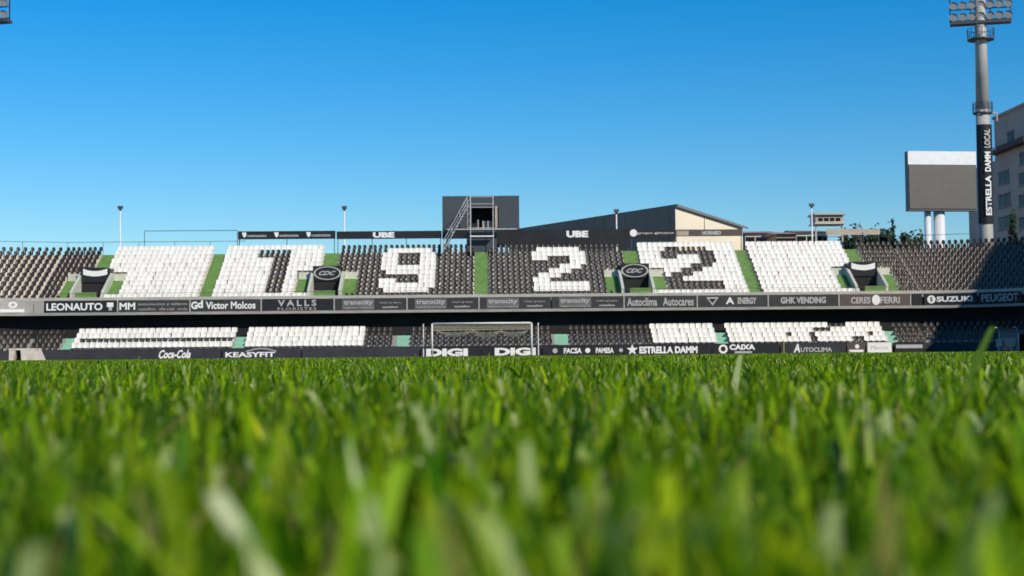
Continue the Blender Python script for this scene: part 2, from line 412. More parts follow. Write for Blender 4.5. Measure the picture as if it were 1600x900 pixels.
for s in (-1, 1):
    for b, (x0, n, base) in BL.items():
        for r in range(ROWS):
            for k in range(n):
                if not keep(b, k, r): continue
                x = s*(x0 + PITCH*(k+0.5)); loc = (x + random.gauss(0, 0.006), FY + D0 + r*TREAD, Z0 + r*RISE + random.gauss(0, 0.004))
                c = base; lab = None
                if b == 'A' and s < 0 and 7 <= k <= 16 and (16-k) in GL9.get(r, ()): c = 'w'; lab = ('white plastic seat, one of those spelling the numeral nine', 'seats spelling the white numeral nine')
                if b == 'A' and s > 0 and 8 <= k <= 17 and (k-8) in GL2.get(r, ()): c = 'w'; lab = ('white plastic seat, one of those spelling the white numeral two', 'seats spelling the white numeral two')
                if b == 'B' and s < 0 and 6 <= k <= 11 and (11-k) in GL1.get(r, ()): c = 'k'; lab = ('black plastic seat, one of those spelling the numeral one', 'seats spelling the black numeral one')
                if b == 'B' and s > 0 and 4 <= k <= 13 and (k-4) in GL2.get(r, ()): c = 'k'; lab = ('black plastic seat, one of those spelling the black numeral two', 'seats spelling the black numeral two')
                if r == 0 and not lab:
                    cn = 'white' if c == 'w' else 'black'
                    wh = {('A', -1): 'under the numeral nine', ('A', 1): 'under the white numeral two', ('B', -1): 'under the numeral one', ('B', 1): 'under the black numeral two',
                          ('C', -1): 'of the plain white block at left', ('C', 1): 'of the plain white block at right', ('D', -1): 'at the left curve', ('D', 1): 'at the right curve'}[(b, s)]
                    lab = (f'{cn} plastic seat in the upper tier front row {wh}', f'{cn} front row seats {wh}')
                if lab: single(c, loc, *lab)
                else: bulk[c].append((loc[0], loc[1], loc[2], random.gauss(0, 0.035)))
# corners, all black
for s in (-1, 1):
    for r in range(ROWS):
        rad = RC + D0 + r*TREAD + 0.35
        pt = 0.58 if s < 0 else 0.50
        n = int(rad*R(ARC)/pt)
        for k in range(n):
            t = (k + 0.9)*pt/rad
            if t > R(ARC-1): continue
            rr = RC + D0 + r*TREAD
            bulk['k'].append((s*(XS + rr*math.sin(t)), CY + rr*math.cos(t), Z0 + r*RISE, -s*t))
# lower tier
LAIS = (6.35, 19.35, 33.0)
missing = {(0, 24.6), (1, 25.3)}
for r in range(LROWS):
    for i in range(-76, 76):
        x = (i + 0.5)*0.472
        ax = abs(x)
        if any(abs(ax - q) < 0.55 for q in LAIS) or ax > 36: continue
        c = 'k'
        if -32.6 < x < -19.7 or -19.2 < x < -9.3 or 13.9 < x < 19.2 or 19.7 < x < 32.7: c = 'w'
        if r == 0 and x < -19.7 and c == 'w': pass
        if c == 'w' and x > 19 and (r, i) in ((1, 52), (1, 56), (2, 57), (2, 58), (2, 59), (3, 60), (3, 61), (3, 62), (0, 56), (0, 63), (0, 64), (1, 66)): c = 'k'
        if r == 1 and -32 < x < -19.7: continue          # an empty row: the gap behind the first row
        bulk[c].append((x + random.gauss(0, 0.006), FY + LD + r*LT + 0.02, LZ + r*LR, random.gauss(0, 0.035)))
for s in (-1, 1):
    for r in range(LROWS):
        rr = RC + LD + r*LT
        for k in range(int(rr*R(ARC)/0.48)):
            t = (k+0.8)*0.48/rr
            bulk['k'].append((s*(XS + rr*math.sin(t)), CY + rr*math.cos(t), LZ + r*LR, -s*t))
def build_bulk(c, name, m, label):
    SV = SVS[c]; A = np.array(bulk[c]); n = len(A); nv = len(SV)
    cs, sn = np.cos(A[:, 3]), np.sin(A[:, 3])
    V = np.zeros((n, nv, 3))
    V[:, :, 0] = SV[None, :, 0]*cs[:, None] - SV[None, :, 1]*sn[:, None] + A[:, 0:1]
    V[:, :, 1] = SV[None, :, 0]*sn[:, None] + SV[None, :, 1]*cs[:, None] + A[:, 1:2]
    V[:, :, 2] = SV[None, :, 2] + A[:, 2:3]
    F = (np.array(SF)[None] + (np.arange(n)*nv)[:, None, None]).reshape(-1, 4)
    me = bpy.data.meshes.new(name); me.vertices.add(n*nv); me.vertices.foreach_set('co', V.ravel())
    me.loops.add(F.size); me.loops.foreach_set('vertex_index', F.ravel().astype(np.int32))
    me.polygons.add(len(F)); me.polygons.foreach_set('loop_start', np.arange(0, F.size, 4, dtype=np.int32))
    me.polygons.foreach_set('use_smooth', np.ones(len(F), dtype=bool))
    me.update(calc_edges=True); me.materials.append(M[m])
    o = bpy.data.objects.new(name, me); col.objects.link(o); tag(o, label, 'seats', kind='stuff')
build_bulk('w', 'white_seats', 'white_seat', 'plain white seats filling the rest of the blocks on both tiers')
build_bulk('k', 'black_seats', 'black_seat', 'plain black seats filling the rest of the blocks on both tiers')

# lower tier details: mint gates and stepped aisles
def lower_aisle(xc):
    mb = MB()
    for r in range(1, LROWS):
        z = LZ + r*LR; y = FY + LD + r*LT
        mb.box(xc-0.5, xc+0.5, y-0.016, y+0.3, z-LR+0.003, z+0.004)
    sp(mb, 'lower_aisle', 'mint')
for q in LAIS:
    for s in (-1, 1): lower_aisle(s*q)
for px in (629, 880):
    x, z = xz(px, 533, FY+LD-0.4)
    mb = MB(); mb.box(-0.38, 0.38, -0.02, 0.02, 0.80, 1.62)
    for i in range(4): mb.box(-0.36+0.19*i, -0.34+0.19*i, -0.03, -0.021, 0.8, 1.6)
    g = mb.build('stair_gate', 'mint', None, (x, FY+LD-0.28, 0))
    tag(g, 'mint green gate panel on the low wall ' + ('left' if px < 750 else 'right') + ' of the goal', 'gate')

# rails
def railing(name, label, pts, h, step, mm, r=0.022, mids=(1.0,)):
    root = empty(name, pts[0]); tag(root, label, 'railing')
    o = Vector(pts[0]); mb = MB()
    for p, q in zip(pts[:-1], pts[1:]):
        for f_ in mids:
            mb.tube(Vector(p)-o+Vector((0,0,h*f_)), Vector(q)-o+Vector((0,0,h*f_)), r, k=6)
    mb.build('rail', mm, root)
    pm = MB(); pm.tube((0,0,0), (0,0,h), r*1.1, k=6); first = None
    for p, q in zip(pts[:-1], pts[1:]):
        L = (Vector(q)-Vector(p)).length; n = max(1, round(L/step))
        for i in range(n):
            c = Vector(p).lerp(Vector(q), i/n) - o
            if first is None: first = pm.build('post', mm, root, c)
            else:
                d = first.copy(); col.objects.link(d); d.parent = root; d.location = c
    return root
ry = FY + topd - 0.02
railing('back_railing', 'thin steel railing along the top of the stand, left half', [(-XS-7, ry-2.2, topz), (-XS, ry+0.08, topz), (-20.5, ry+0.08, topz)], 1.18, 3.1, 'steel_dark', 0.02)
railing('back_railing', 'thin steel railing at the top of the curved right corner', [(30, ry+0.08, topz), (XS, ry+0.08, topz), (XS+7, ry-2.2, topz)], 1.18, 3.1, 'steel_dark', 0.02)
railing('front_railing', 'thin steel handrail on the upper tier front, left half', [(-XS, FY+0.1, FT), (-0.7, FY+0.1, FT)], 0.34, 2.7, 'steel_dark', 0.014)
railing('front_railing', 'thin steel handrail on the upper tier front, right half', [(0.7, FY+0.1, FT), (XS, FY+0.1, FT)], 0.34, 2.7, 'steel_dark', 0.014)
# empty hoarding frame left of the black boards
x0, z1_ = xz(226, 361, FY+topd+0.4); x1, _ = xz(371, 361, FY+topd+0.4)
fr = empty('empty_hoarding', (x0, FY+topd+0.4, topz)); tag(fr, 'empty thin steel hoarding frame above the white seats at left', 'frame')
mb = MB(); mb.tube((0,0,z1_-topz), (x1-x0,0,z1_-topz), 0.028, k=6); mb.build('top_bar', 'steel_dark', fr)
for t in (0, 1): 
    mb = MB(); mb.tube(((x1-x0)*t,0,-1.0), ((x1-x0)*t,0,z1_-topz), 0.03, k=6); mb.build('post', 'steel_dark', fr)

# ------------------------------------------------------------------ fascia advertising boards
def board(name, label, px0, px1, py0, py1, Y, m, group=None, th=0.05, cat='board', zr=None, back=0.0):
    xa, _ = xz(px0, (py0+py1)/2, Y); xb, _ = xz(px1, (py0+py1)/2, Y)
    _, zt = xz((px0+px1)/2, py0, Y); _, zl = xz((px0+px1)/2, py1, Y)
    if zr: zl, zt = zr
    w, h = xb-xa, zt-zl
    mb = MB(); mb.box(0, w, 0, th, 0, h)
    o = mb.build(name, m, None, (xa, Y, zl)); tag(o, label, cat, group)
    return o, w, h
FZ = (FB+0.225, FT-0.245)
G1 = 'advertising boards on the upper tier front'
def fb(px0, px1, label, m='board'):
    return board('advertising_board', label, px0, px1, 467, 486, FY-0.055, m, G1, zr=FZ)
def T(bo, s, fx0, fx1, fz0, fz1, m='letter', **k):
    o, w, h = bo; return text(s, w*fx0, w*fx1, h*fz0, h*fz1, m, o, **k)
def Rc(bo, fx0, fx1, fz0, fz1, m='letter_grey', name='stripe'):
    o, w, h = bo; mb = MB(); mb.box(w*fx0, w*fx1, -0.012, -0.001, h*fz0, h*fz1); return mb.build(name, m, o)
def Dc(bo, fx, fz, r, m='letter', rin=0.0, name='emblem', sx=1.0):
    o, w, h = bo; mb = MB(); disc(mb, w*fx, h*fz, r, -0.013, 20, rin, sx); return mb.build(name, m, o)
b = fb(69, 183, 'black board with wide white capitals, first board after the left corner')
T(b, 'LEONAUTO', 0.03, 0.80, 0.18, 0.80, bold=0.03); Rc(b, 0.86, 0.95, 0.45, 0.82, 'letter'); Rc(b, 0.885, 0.93, 0.15, 0.45, 'letter_grey')
b = fb(184.5, 296, 'black board with two large white Ms and rows of fine text', 'board_grey')
T(b, 'MM', 0.02, 0.24, 0.2, 0.8, bold=0.03); T(b, 'automocion y talleres', 0.28, 0.97, 0.5, 0.78, 'letter_grey'); T(b, 'castellon  vila-real  onda', 0.28, 0.97, 0.14, 0.36, 'letter_grey')
b = fb(297.5, 407, 'charcoal board with round mark and a white name in mixed letters', 'board_grey')
T(b, 'G', 0.01, 0.10, 0.2, 0.85, bold=0.04); T(b, 'd', 0.10, 0.18, 0.3, 0.95, bold=0.04); T(b, 'Victor Molcos', 0.22, 0.93, 0.2, 0.82, bold=0.025)
b = fb(409.5, 521, 'black board with tall spaced white capitals over small capitals')
T(b, 'VALLS', 0.22, 0.76, 0.38, 0.92, 'letter_grey', bold=0.03, space=1.5); T(b, 'FLORISTES', 0.22, 0.76, 0.05, 0.28, 'letter_grey', space=1.2)
for i, (p0, p1, lb) in enumerate(((523.5, 635, 'charcoal board with grey panel of lettering, left of the two centre boards'), (637, 747.5, 'charcoal board with grey panel just left of the centre aisle'),
                                  (749.5, 861, 'charcoal board with grey panel just right of the centre aisle'), (862.5, 974, 'charcoal board with grey panel, below the white numeral two'))):
    b = fb(p0, p1, lb, 'board_grey')
    Rc(b, 0.10, 0.55, 0.08, 0.92, 'board_pale2', 'grey_panel')
    T(b, 'transcity', 0.12, 0.53, 0.35, 0.85, 'letter_grey', y=-0.02, bold=0.02); T(b, 'logistica integral', 0.12, 0.53, 0.12, 0.28, 'letter_grey', y=-0.02)
    T(b, 'viajes grupos', 0.62, 0.92, 0.52, 0.70, 'letter_grey'); T(b, 'castellon', 0.66, 0.88, 0.16, 0.34, 'letter_grey', bold=0.03)
b = fb(976.5, 1088.5, 'charcoal board with two names starting in tall slanted As', 'board_grey')
T(b, 'Autoclima', 0.03, 0.45, 0.15, 0.86, 'letter_grey', bold=0.02); T(b, 'Autocares', 0.53, 0.96, 0.15, 0.86, 'letter_grey', bold=0.02)
b = fb(1090.5, 1199.5, 'charcoal board with a triangular shield mark and pale lettering', 'board_grey')
o, w, h = b; mb = MB(); mb.poly([(w*.12, -.013, h*.85), (w*.30, -.013, h*.85), (w*.21, -.013, h*.12)]); mb.build('shield', 'letter_grey', o)
mb = MB(); mb.poly([(w*.155, -.016, h*.72), (w*.265, -.016, h*.72), (w*.21, -.016, h*.34)]); mb.build('shield_centre', 'board', o)
T(b, 'A', 0.40, 0.52, 0.25, 0.82, 'letter', bold=0.03); T(b, 'ENERGY', 0.57, 0.84, 0.25, 0.80, 'letter_grey', bold=0.04)
b = fb(1201.5, 1310, 'charcoal board with one line of bold pale capitals, below the right white block', 'board_grey')
T(b, 'GHK VENDING', 0.17, 0.82, 0.25, 0.80, 'letter_grey', bold=0.04)
b = fb(1312, 1421.5, 'brown board with two pale words either side of a round mark', 'board_brown')
T(b, 'CERES', 0.16, 0.44, 0.2, 0.75, 'letter_grey', bold=0.03); Dc(b, 0.52, 0.5, 0.42, 'letter', sx=0.8); T(b, 'FERRI', 0.58, 0.86, 0.2, 0.75, 'letter_grey', bold=0.03)
for px in (67.5, 183.8, 296.8, 408.2, 522.2, 636, 748.5, 975.2, 1089.5, 1200.5, 1311, 1423):
    x = xz(px, 476, FY-0.06)[0]
    mb = MB(); mb.box(x-0.045, x+0.045, FY-0.075, FY-0.004, FB+0.225, FT-0.245); sp(mb, 'fascia_post', 'beam')
# boards that follow the right and left curve
def curve_board(s, t0, t1, label, m, fill):
    tm = (t0+t1)/2; rb = RC - 0.07; w = rb*(t1-t0)
    c = spt((s, tm), -0.07, FZ[0]); h = FZ[1]-FZ[0]
    root = MB(); n = 10
    for i in range(n): root.quad((-w/2+w*i/n, 0, 0), (-w/2+w*(i+1)/n, 0, 0), (-w/2+w*(i+1)/n, 0, h), (-w/2+w*i/n, 0, h))
    o = root.build('advertising_board', m, None, c, -s*tm); tag(o, label, 'board', G1)
    fill(o, w, h)
    for q in [o] + list(o.children):          # bend the board and its lettering to the curve
        for v in q.data.vertices:
            x, y = v.co.x, v.co.y; v.co.x = (rb + y)*math.sin(x/rb); v.co.y = (rb + y)*math.cos(x/rb) - rb
def f1(o, w, h):
    mb = MB(); disc(mb, -w*0.36, h*0.5, 0.33, -0.013, 20); mb.build('emblem', 'letter', o)
    text('S', -w*0.385, -w*0.335, h*0.3, h*0.7, 'board', o, -0.02, bold=0.05)
    text('SUZUKI', -w*0.26, w*0.42, h*0.28, h*0.74, 'letter', o, bold=0.04)
def f2(o, w, h):
    text('PEUGEOT', -w*0.44, w*0.42, h*0.2, h*0.85, 'letter_grey', o, bold=0.02)
def f3(o, w, h):
    mb = MB(); disc(mb, w*0.0, h*0.68, 0.26, -0.013, 20, 0.14, 1.3); mb.build('emblem', 'letter', o)
    mb = MB(); mb.box(-w*0.30, w*0.28, -0.012, -0.001, h*0.05, h*0.32); mb.build('stripe', 'letter', o)
b = fb(1425, 1441, 'narrow black filler board at the start of the right curve')
b = fb(53, 66.5, 'narrow tan grey filler board at the start of the left curve', 'board_pale')
curve_board(1, R(1), R(31), 'black board with white disc and bold capitals on the right curve', 'board', f1)
curve_board(1, R(32), R(58), 'dark board in shade at the right edge of the frame', 'board', f2)
curve_board(-1, R(1), R(24), 'tan grey board with ring mark and white bar at the left corner', 'board_pale', f3)
curve_board(-1, R(25), R(58), 'tan grey board at the left edge of the frame', 'board_pale', lambda o, w, h: None)

# ------------------------------------------------------------------ boards round the pitch
G2 = 'boards standing along the pitch behind the goal'
BY = 113.0
def pb(px0, px1, label, m='front_wall', z=(0.0, 0.86), Y=BY):
    return board('pitch_board', label, px0, px1, 543, 557, Y, m, G2, zr=z, th=0.06)
def fit(bo, px0, px1, Y=BY):          # pixel range to fractions of the board
    o, w, h = bo; xa = xz(px0, 550, Y)[0]-o.location.x; xb = xz(px1, 550, Y)[0]-o.location.x
    return xa/w, xb/w
def P(bo, s, px0, px1, fz0, fz1, m='letter', **k):
    a_, b_ = fit(bo, px0, px1); return T(bo, s, a_, b_, fz0, fz1, m, **k)
b = pb(66, 345, 'long charcoal board with flowing white script, left side')
P(b, 'Coca-Cola', 248, 298, 0.10, 0.88, shear=0.45, bold=0.035)
b = pb(347, 470, 'charcoal board with white capitals under an arc, left of the goal')
P(b, 'KEASYFIT', 352, 430, 0.15, 0.62, bold=0.035)
o, w, h = b; fa, fb_ = fit(b, 384, 432); mb = MB(); n = 12
for i in range(n):
    t0, t1 = i/n, (i+1)/n; X_ = lambda t: w*(fa+(fb_-fa)*t); Z_ = lambda t: h*(0.68+0.26*math.sin(math.pi*t))
    mb.quad((X_(t0), -.013, Z_(t0)-.05), (X_(t1), -.013, Z_(t1)-.05), (X_(t1), -.013, Z_(t1)+.03), (X_(t0), -.013, Z_(t0)+.03))
mb.build('arc', 'letter_grey', o)
b = pb(472, 655, 'long plain charcoal board just left of the goal')
b = pb(657, 752, 'black board with four wide white letters behind the left half of the goal', 'board')
P(b, 'DIGI', 666, 731, 0.06, 0.78, bold=0.06)
b = pb(753, 846, 'black board with four wide white letters behind the right half of the goal', 'board')
P(b, 'DIGI', 773, 837, 0.08, 0.80, bold=0.06)
b = pb(848, 974, 'black board with small round marks and short white words, right of the goal', 'board')
for p in (868, 919, 971):
    a_, _ = fit(b, p, p); Dc(b, a_-0.005, 0.48, 0.2 if p != 971 else 0.16, 'letter' if p == 919 else 'letter_grey', rin=0.0)
P(b, 'FACSA', 881, 909, 0.22, 0.72, bold=0.04); P(b, 'PAMESA', 931, 959, 0.22, 0.72, bold=0.04)
b = pb(975, 1112, 'black board with large white star and bold white capitals', 'board')
o, w, h = b; a_, _ = fit(b, 988, 988); mb = MB(); pts = []
for i in range(10):
    t = math.pi/2 + i*math.pi/5; q = 0.47 if i % 2 == 0 else 0.19
    pts.append((w*a_ + q*math.cos(t), -0.013, h*0.5 + q*math.sin(t)))
for i in range(10): mb.poly([(w*a_, -0.013, h*0.5), pts[i], pts[(i+1) % 10]])
mb.build('star', 'letter', o)
P(b, 'ESTRELLA DAMM', 999, 1090, 0.14, 0.80, bold=0.05)
b = pb(1113, 1218, 'black board with white shield mark and arched white capitals', 'board')
a_, _ = fit(b, 1130, 1130); Dc(b, a_, 0.5, 0.36, 'letter', rin=0.2); P(b, 'CAIXA', 1140, 1180, 0.40, 0.92, bold=0.05); fa, fb_ = fit(b, 1148, 1175); Rc(b, fa, fb_, 0.1, 0.28)
b = pb(1220, 1322, 'dark board with slanted capital A and pale lettering, right side', 'front_wall')
P(b, 'A', 1240, 1250, 0.12, 0.92, bold=0.04, shear=0.2); P(b, 'UTOCLIMA', 1251, 1300, 0.15, 0.58, 'letter_grey', bold=0.03)
b = pb(1324, 1352, 'small dark board with white emblem over a white bar', 'board_brown')
Dc(b, 0.55, 0.62, 0.17, 'letter'); Rc(b, 0.1, 0.9, 0.1, 0.32, 'letter')
b = pb(1355, 1394, 'plain white board with faint lettering beside the right corner', 'board_tan'); 
Rc(b, 0.03, 0.97, 0.05, 0.95, 'letter', 'white_face'); T(b, 'Mercat', 0.15, 0.85, 0.3, 0.7, 'letter_grey', y=-0.02)
b = pb(1398, 1444, 'low dark board with one pale strip at the right corner', 'board')
Rc(b, 0.05, 0.95, 0.42, 0.75, 'letter_grey')

# ------------------------------------------------------------------ goal
goal = empty('football_goal', (0, GY, 0)); tag(goal, 'white football goal with its net gathered up, in front of the stand', 'goal')
PR = 0.065
for s in (-1, 1):
    mb = MB(); mb.tube((s*3.72, 0, 0), (s*3.72, 0, 2.44+PR), PR, k=14); mb.build('goal_post', 'goal_white', goal, smooth=True)
mb = MB(); mb.tube((-3.72+PR, 0, 2.5), (3.72-PR, 0, 2.5), PR, k=14); mb.build('crossbar', 'goal_white', goal, smooth=True)
mb = MB()                                   # net: roof sheet and gathered swags
NB = 2.1
def netpt(u, v):                            # u -1..1 across, v 0..1 back
    sag = 0.10*math.sin(math.pi*v)*(1-0.3*abs(u))
    return Vector((3.72*u, 0.05 + NB*v, 2.46 - 0.33*v - sag))
def cord(p, q, r=0.011): mb.tube(p, q, r, k=3, caps=False)
n1, n2 = 62, 16
for i in range(n1+1):
    u = -1 + 2*i/n1
    for j in range(n2): cord(netpt(u, j/n2), netpt(u, (j+1)/n2))
for j in range(n2+1):
    for i in range(n1): cord(netpt(-1+2*i/n1, j/n2), netpt(-1+2*(i+1)/n1, j/n2))
mb.build('net_roof', 'net', goal)
mb = MB()
def swag(x0, x1, z, drop, y):
    n = 18
    for k in range(11):
        dz = drop*(0.35 + 0.65*k/10)
        prev = None
        for i in range(n+1):
            t = i/n; p = Vector((x0+(x1-x0)*t, y + 0.05*math.sin(k*2.1+t*9), z - dz*(1-(2*t-1)**2)**0.8 - 0.02*k/10))
            if prev is not None: mb.tube(prev, p, 0.016, k=3, caps=False)
            prev = p
swag(-3.5, -0.7, 2.0, 0.42, NB); swag(-0.75, 1.5, 2.05, 0.62, NB-0.05); swag(1.4, 3.5, 2.0, 0.48, NB)
mb.tube((-3.7, NB, 2.04), (3.7, NB, 2.08), 0.03, k=6)
mb.build('gathered_net', 'net', goal)
for px, lb in ((661.5, 'thin white net pole standing left of the goal'), (841, 'thin white net pole standing right of the goal')):
    x, _ = xz(px, 530, GY+2.4)
    t = empty('net_pole', (x, GY+2.4, 0)); tag(t, lb, 'pole', 'net poles behind the goal')
    mb = MB(); mb.tube((0,0,0), (0,0,2.5), 0.045, k=10); mb.build('shaft', 'goal_white', t)
    mb = MB(); mb.tube((0,0,2.2), (0.0,-0.25,2.35), 0.02, k=6); mb.tube((0,0,2.5), (0,0,2.54), 0.06, k=10); mb.build('hook', 'goal_white', t)

# yellow pole on a flat base
x, z = xz(1224.5, 530, 108.5)
t = empty('marker_pole', (x, 108.5, 0)); tag(t, 'thin yellow pole on a flat base at the right of the pitch', 'pole')
mb = MB(); mb.tube((0,0,0.03), (0,0,1.15), 0.03, k=8); mb.build('shaft', 'yellow', t)
mb = MB(); mb.box(-0.3, 0.3, -0.2, 0.2, 0.0, 0.06); mb.build('base_plate', 'yellow', t)

# concrete pitch access at far left
Ya = 110.5
xa, _ = xz(14, 555, Ya); xb, _ = xz(63, 555, Ya)
t = empty('pitch_access', (xa, Ya, 0)); tag(t, 'low tan concrete stair cover with dark opening at the far left', 'stair cover')
w = xb-xa
mb = MB(); mb.prism([(0.0,0,0), (0.32,0,0), (0.50,0,0.82), (0.0,0,0.82)], (0, 1.5, 0)); mb.build('left_cheek', 'concrete', t)
mb = MB(); mb.prism([(0.95,-0.02,0), (w,-0.02,0), (w-0.36,-0.02,0.82), (0.88,-0.02,0.82)], (0, 1.5, 0)); mb.build('right_cheek', 'concrete', t)
mb = MB(); mb.box(-0.02, w-0.36, -0.04, 1.5, 0.83, 0.96); mb.build('cover_slab', 'concrete', t)
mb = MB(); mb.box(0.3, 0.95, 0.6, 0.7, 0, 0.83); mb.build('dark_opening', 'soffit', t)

# dugout in the shade at far right
Yd = 101.0
xa, _ = xz(1572, 530, Yd)
t = empty('team_dugout', (xa, Yd, 0), R(-35)); tag(t, 'small curved clear dugout in the dark shade at the right edge', 'dugout')
gm = mat('clear_panel', (0.30, 0.36, 0.40), 0.12, 0.05, 3.0, coat=0.5); gm.node_tree.nodes['Principled BSDF'].inputs['Alpha'].default_value = 0.55
prof = [(0.75, 0.1), (0.75, 1.0), (0.66, 1.4), (0.42, 1.65), (0.05, 1.75), (-0.35, 1.72)]
for i, (x0, x1) in enumerate(((-0.66, 0.66),)):
    mb = MB()
    for p, q in zip(prof[:-1], prof[1:]): mb.quad((x0, p[0], p[1]), (x1, p[0], p[1]), (x1, q[0], q[1]), (x0, q[0], q[1]))
    mb.build('clear_panel', gm, t)
for x0 in (-0.67, 0.67):
    mb = MB()
    for p, q in zip(prof[:-1], prof[1:]): mb.tube((x0, p[0], p[1]), (x0, q[0], q[1]), 0.03, k=6)
    mb.tube((x0, -0.3, 0.03), (x0, 0.8, 0.03), 0.03, k=6); mb.build('hoop', 'white_paint', t)
for i in (1, 2):
    mb = MB(); mb.box(-1.75+0.9*i, -1.3+0.9*i, 0.1, 0.55, 0.38, 0.45); mb.box(-1.75+0.9*i, -1.3+0.9*i, 0.52, 0.6, 0.45, 0.95); mb.box(-1.6+0.9*i, -1.45+0.9*i, 0.25, 0.4, 0.0, 0.38); mb.build('bench_seat', 'board_pale', t)

# ------------------------------------------------------------------ along the top of the stand: hoardings
HY = FY + topd + 0.6
G3 = 'hoardings above the back of the stand'
def hb(px0, px1, py0, py1, label, m='board', Y=HY):
    b = board('hoarding', label, px0, px1, py0, py1, Y, m, G3, th=0.08, cat='hoarding')
    o, w, h = b
    n = max(2, int(w/3)+1)
    for i in range(n):
        mb = MB(); x = 0.1 + (w-0.2)*i/(n-1); mb.box(x-0.03, x+0.03, 0.082, 0.14, -1.6, h-0.05); mb.build('post', 'steel_dark', o)
    return b
b = hb(372, 524, 361, 373.5, 'black hoarding with three small white marks and words, left of the tower')
for i in range(3):
    x0 = 0.04 + 0.33*i
    o, w, h = b; mb = MB(); mb.poly([(w*x0, -.013, h*.86), (w*(x0+.045), -.013, h*.86), (w*(x0+.045), -.013, h*.45), (w*(x0+.026), -.013, h*.18), (w*(x0+.008), -.013, h*.45)]); mb.build('emblem', 'letter', o)
    T(b, 'construccions', x0+0.055, x0+0.25, 0.28, 0.62, 'letter_grey', bold=0.03)
b = hb(526, 690, 361, 373.0, 'black hoarding with one short bold white word, left of the scaffold tower')
T(b, 'UBE', 0.345, 0.55, 0.14, 0.86, bold=0.06)
b = hb(691, 735, 361, 373.0, 'short plain black hoarding directly left of the scaffold tower')
b = hb(771, 984, 358.5, 386.0, 'long deep black hoarding right of the scaffold tower with one bold white word')
T(b, 'UBE', (885-771)/213, (919-771)/213, 0.54, 0.92, bold=0.06)
b = hb(985, 1054, 358.5, 372.5, 'black hoarding with white disc and pale strip, left of the cream gable')
Dc(b, 0.07, 0.62, 0.32, 'letter'); T(b, 'grupo gimeno', 0.15, 0.98, 0.42, 0.72, 'letter_grey', bold=0.03)
b = hb(1055, 1160, 358.5, 369, 'brown hoarding with pale lettering below the cream gable', 'board_brown')
Rc(b, 0.02, 0.2, 0.1, 0.8, 'board_tan'); T(b, 'HORNEO', 0.40, 0.68, 0.2, 0.78, 'letter_grey', bold=0.06)
b = hb(1291, 1347, 357.5, 367, 'tan hoarding above the right white seats, longer of the pair', 'board_tan')
T(b, 'ceramica', 0.1, 0.6, 0.3, 0.7, 'letter_grey')
b = hb(1348, 1375, 358, 366.5, 'short tan hoarding at the end of the row near the trees', 'board_tan')

# ------------------------------------------------------------------ slate box and scaffold tower
SY = FY + topd + 2.2
xa, zt = xz(691, 306.5, SY); xb, _ = xz(811, 306.5, SY); _, zl = xz(750, 359, SY)
bx = empty('scoreboard_cabin', (xa, SY, zl)); tag(bx, 'slate grey cabin with open camera bay above the centre aisle', 'cabin')
w, h = xb-xa, zt-zl
c0 = xz(737, 340, SY)[0]-xa; c1 = xz(779, 340, SY)[0]-xa; ch = xz(758, 324, SY)[1]-zl
mb = MB(); mb.box(0, c0, 0, 2.2, 0, h); mb.build('left_panel', 'panel_dark', bx)
mb = MB(); mb.box(c1, w, 0, 2.2, 0, h); mb.build('right_panel', 'panel_dark', bx)
mb = MB(); mb.box(c0+.002, c1-.002, 0.01, 2.19, ch, h-0.01); mb.build('top_panel', 'panel_dark', bx)
mb = MB(); mb.box(c0+.002, c1-.002, 1.7, 1.8, 0, ch-.002); mb.build('bay_back', 'dark_wall', bx)
mb = MB(); mb.box(c0+.01, c1-.01, 0.25, 1.6, 0.0, 0.06); mb.build('bay_floor', 'steel_paint', bx)
mb = MB(); mb.box(c1-0.32, c1-0.1, -0.12, -0.02, 0.1, ch+0.1); mb.build('louvre', 'board_tan', bx)
mb = MB(); mb.box(c0+0.45, c0+0.62, 0.5, 0.7, 0.06, 0.95); mb.build('tripod_case', 'board_pale', bx)
mb = MB(); mb.box(c0+0.95, c0+1.9, 1.2, 1.4, 0.06, 0.9); mb.build('equipment_rack', 'board_pale', bx)
for x in (0.4, w-0.4):
    mb = MB(); mb.box(x-0.12, x+0.12, 0.9, 1.15, -zl, -0.01); mb.build('support', 'steel_dark', bx)
# scaffold
TY = FY + topd - 1.6
sx0, _ = xz(735, 340, TY); sx1, _ = xz(770.5, 340, TY)
zb0 = topz - 1.0
sc = empty('scaffold_tower', (sx0, TY, zb0)); tag(sc, 'galvanised scaffold tower with slanted stair at the top of the centre aisle', 'scaffold')
ztop = xz(735, 305, TY)[1]-zb0; zpl = xz(750, 357, TY)[1]-zb0; zmid = xz(750, 324, TY)[1]-zb0; zlow = xz(750, 368.5, TY)[1]-zb0
wd = sx1-sx0
for x in (0, wd):
    for y in (0, 2.4):
        mb = MB(); mb.tube((x, y, 0.0 if y == 0 else 0.9), (x, y, ztop), 0.035, k=8); mb.build('standard', 'galv', sc)
for z in (ztop-0.15, zmid, zmid+0.3, zpl+0.05, zlow):
    mb = MB(); mb.tube((-0.1, 0, z), (wd+0.1, 0, z), 0.03, k=8); mb.build('ledger', 'galv', sc)
    mb = MB()
    for x in (0, wd): mb.tube((x, 0, z), (x, 2.4, z), 0.028, k=6)
    mb.build('transom', 'galv', sc)
xp0 = xz(697, 357, TY)[0]-sx0; xp1 = xz(808, 357, TY)[0]-sx0
mb = MB(); mb.box(xp0, xp1, -0.03, 0.6, zpl-0.10, zpl-0.02); mb.build('platform', 'galv', sc)
mb = MB(); mb.box(-0.03, wd+0.03, -0.05, 0.5, zlow-0.08, zlow); mb.build('low_platform', 'white_paint', sc)
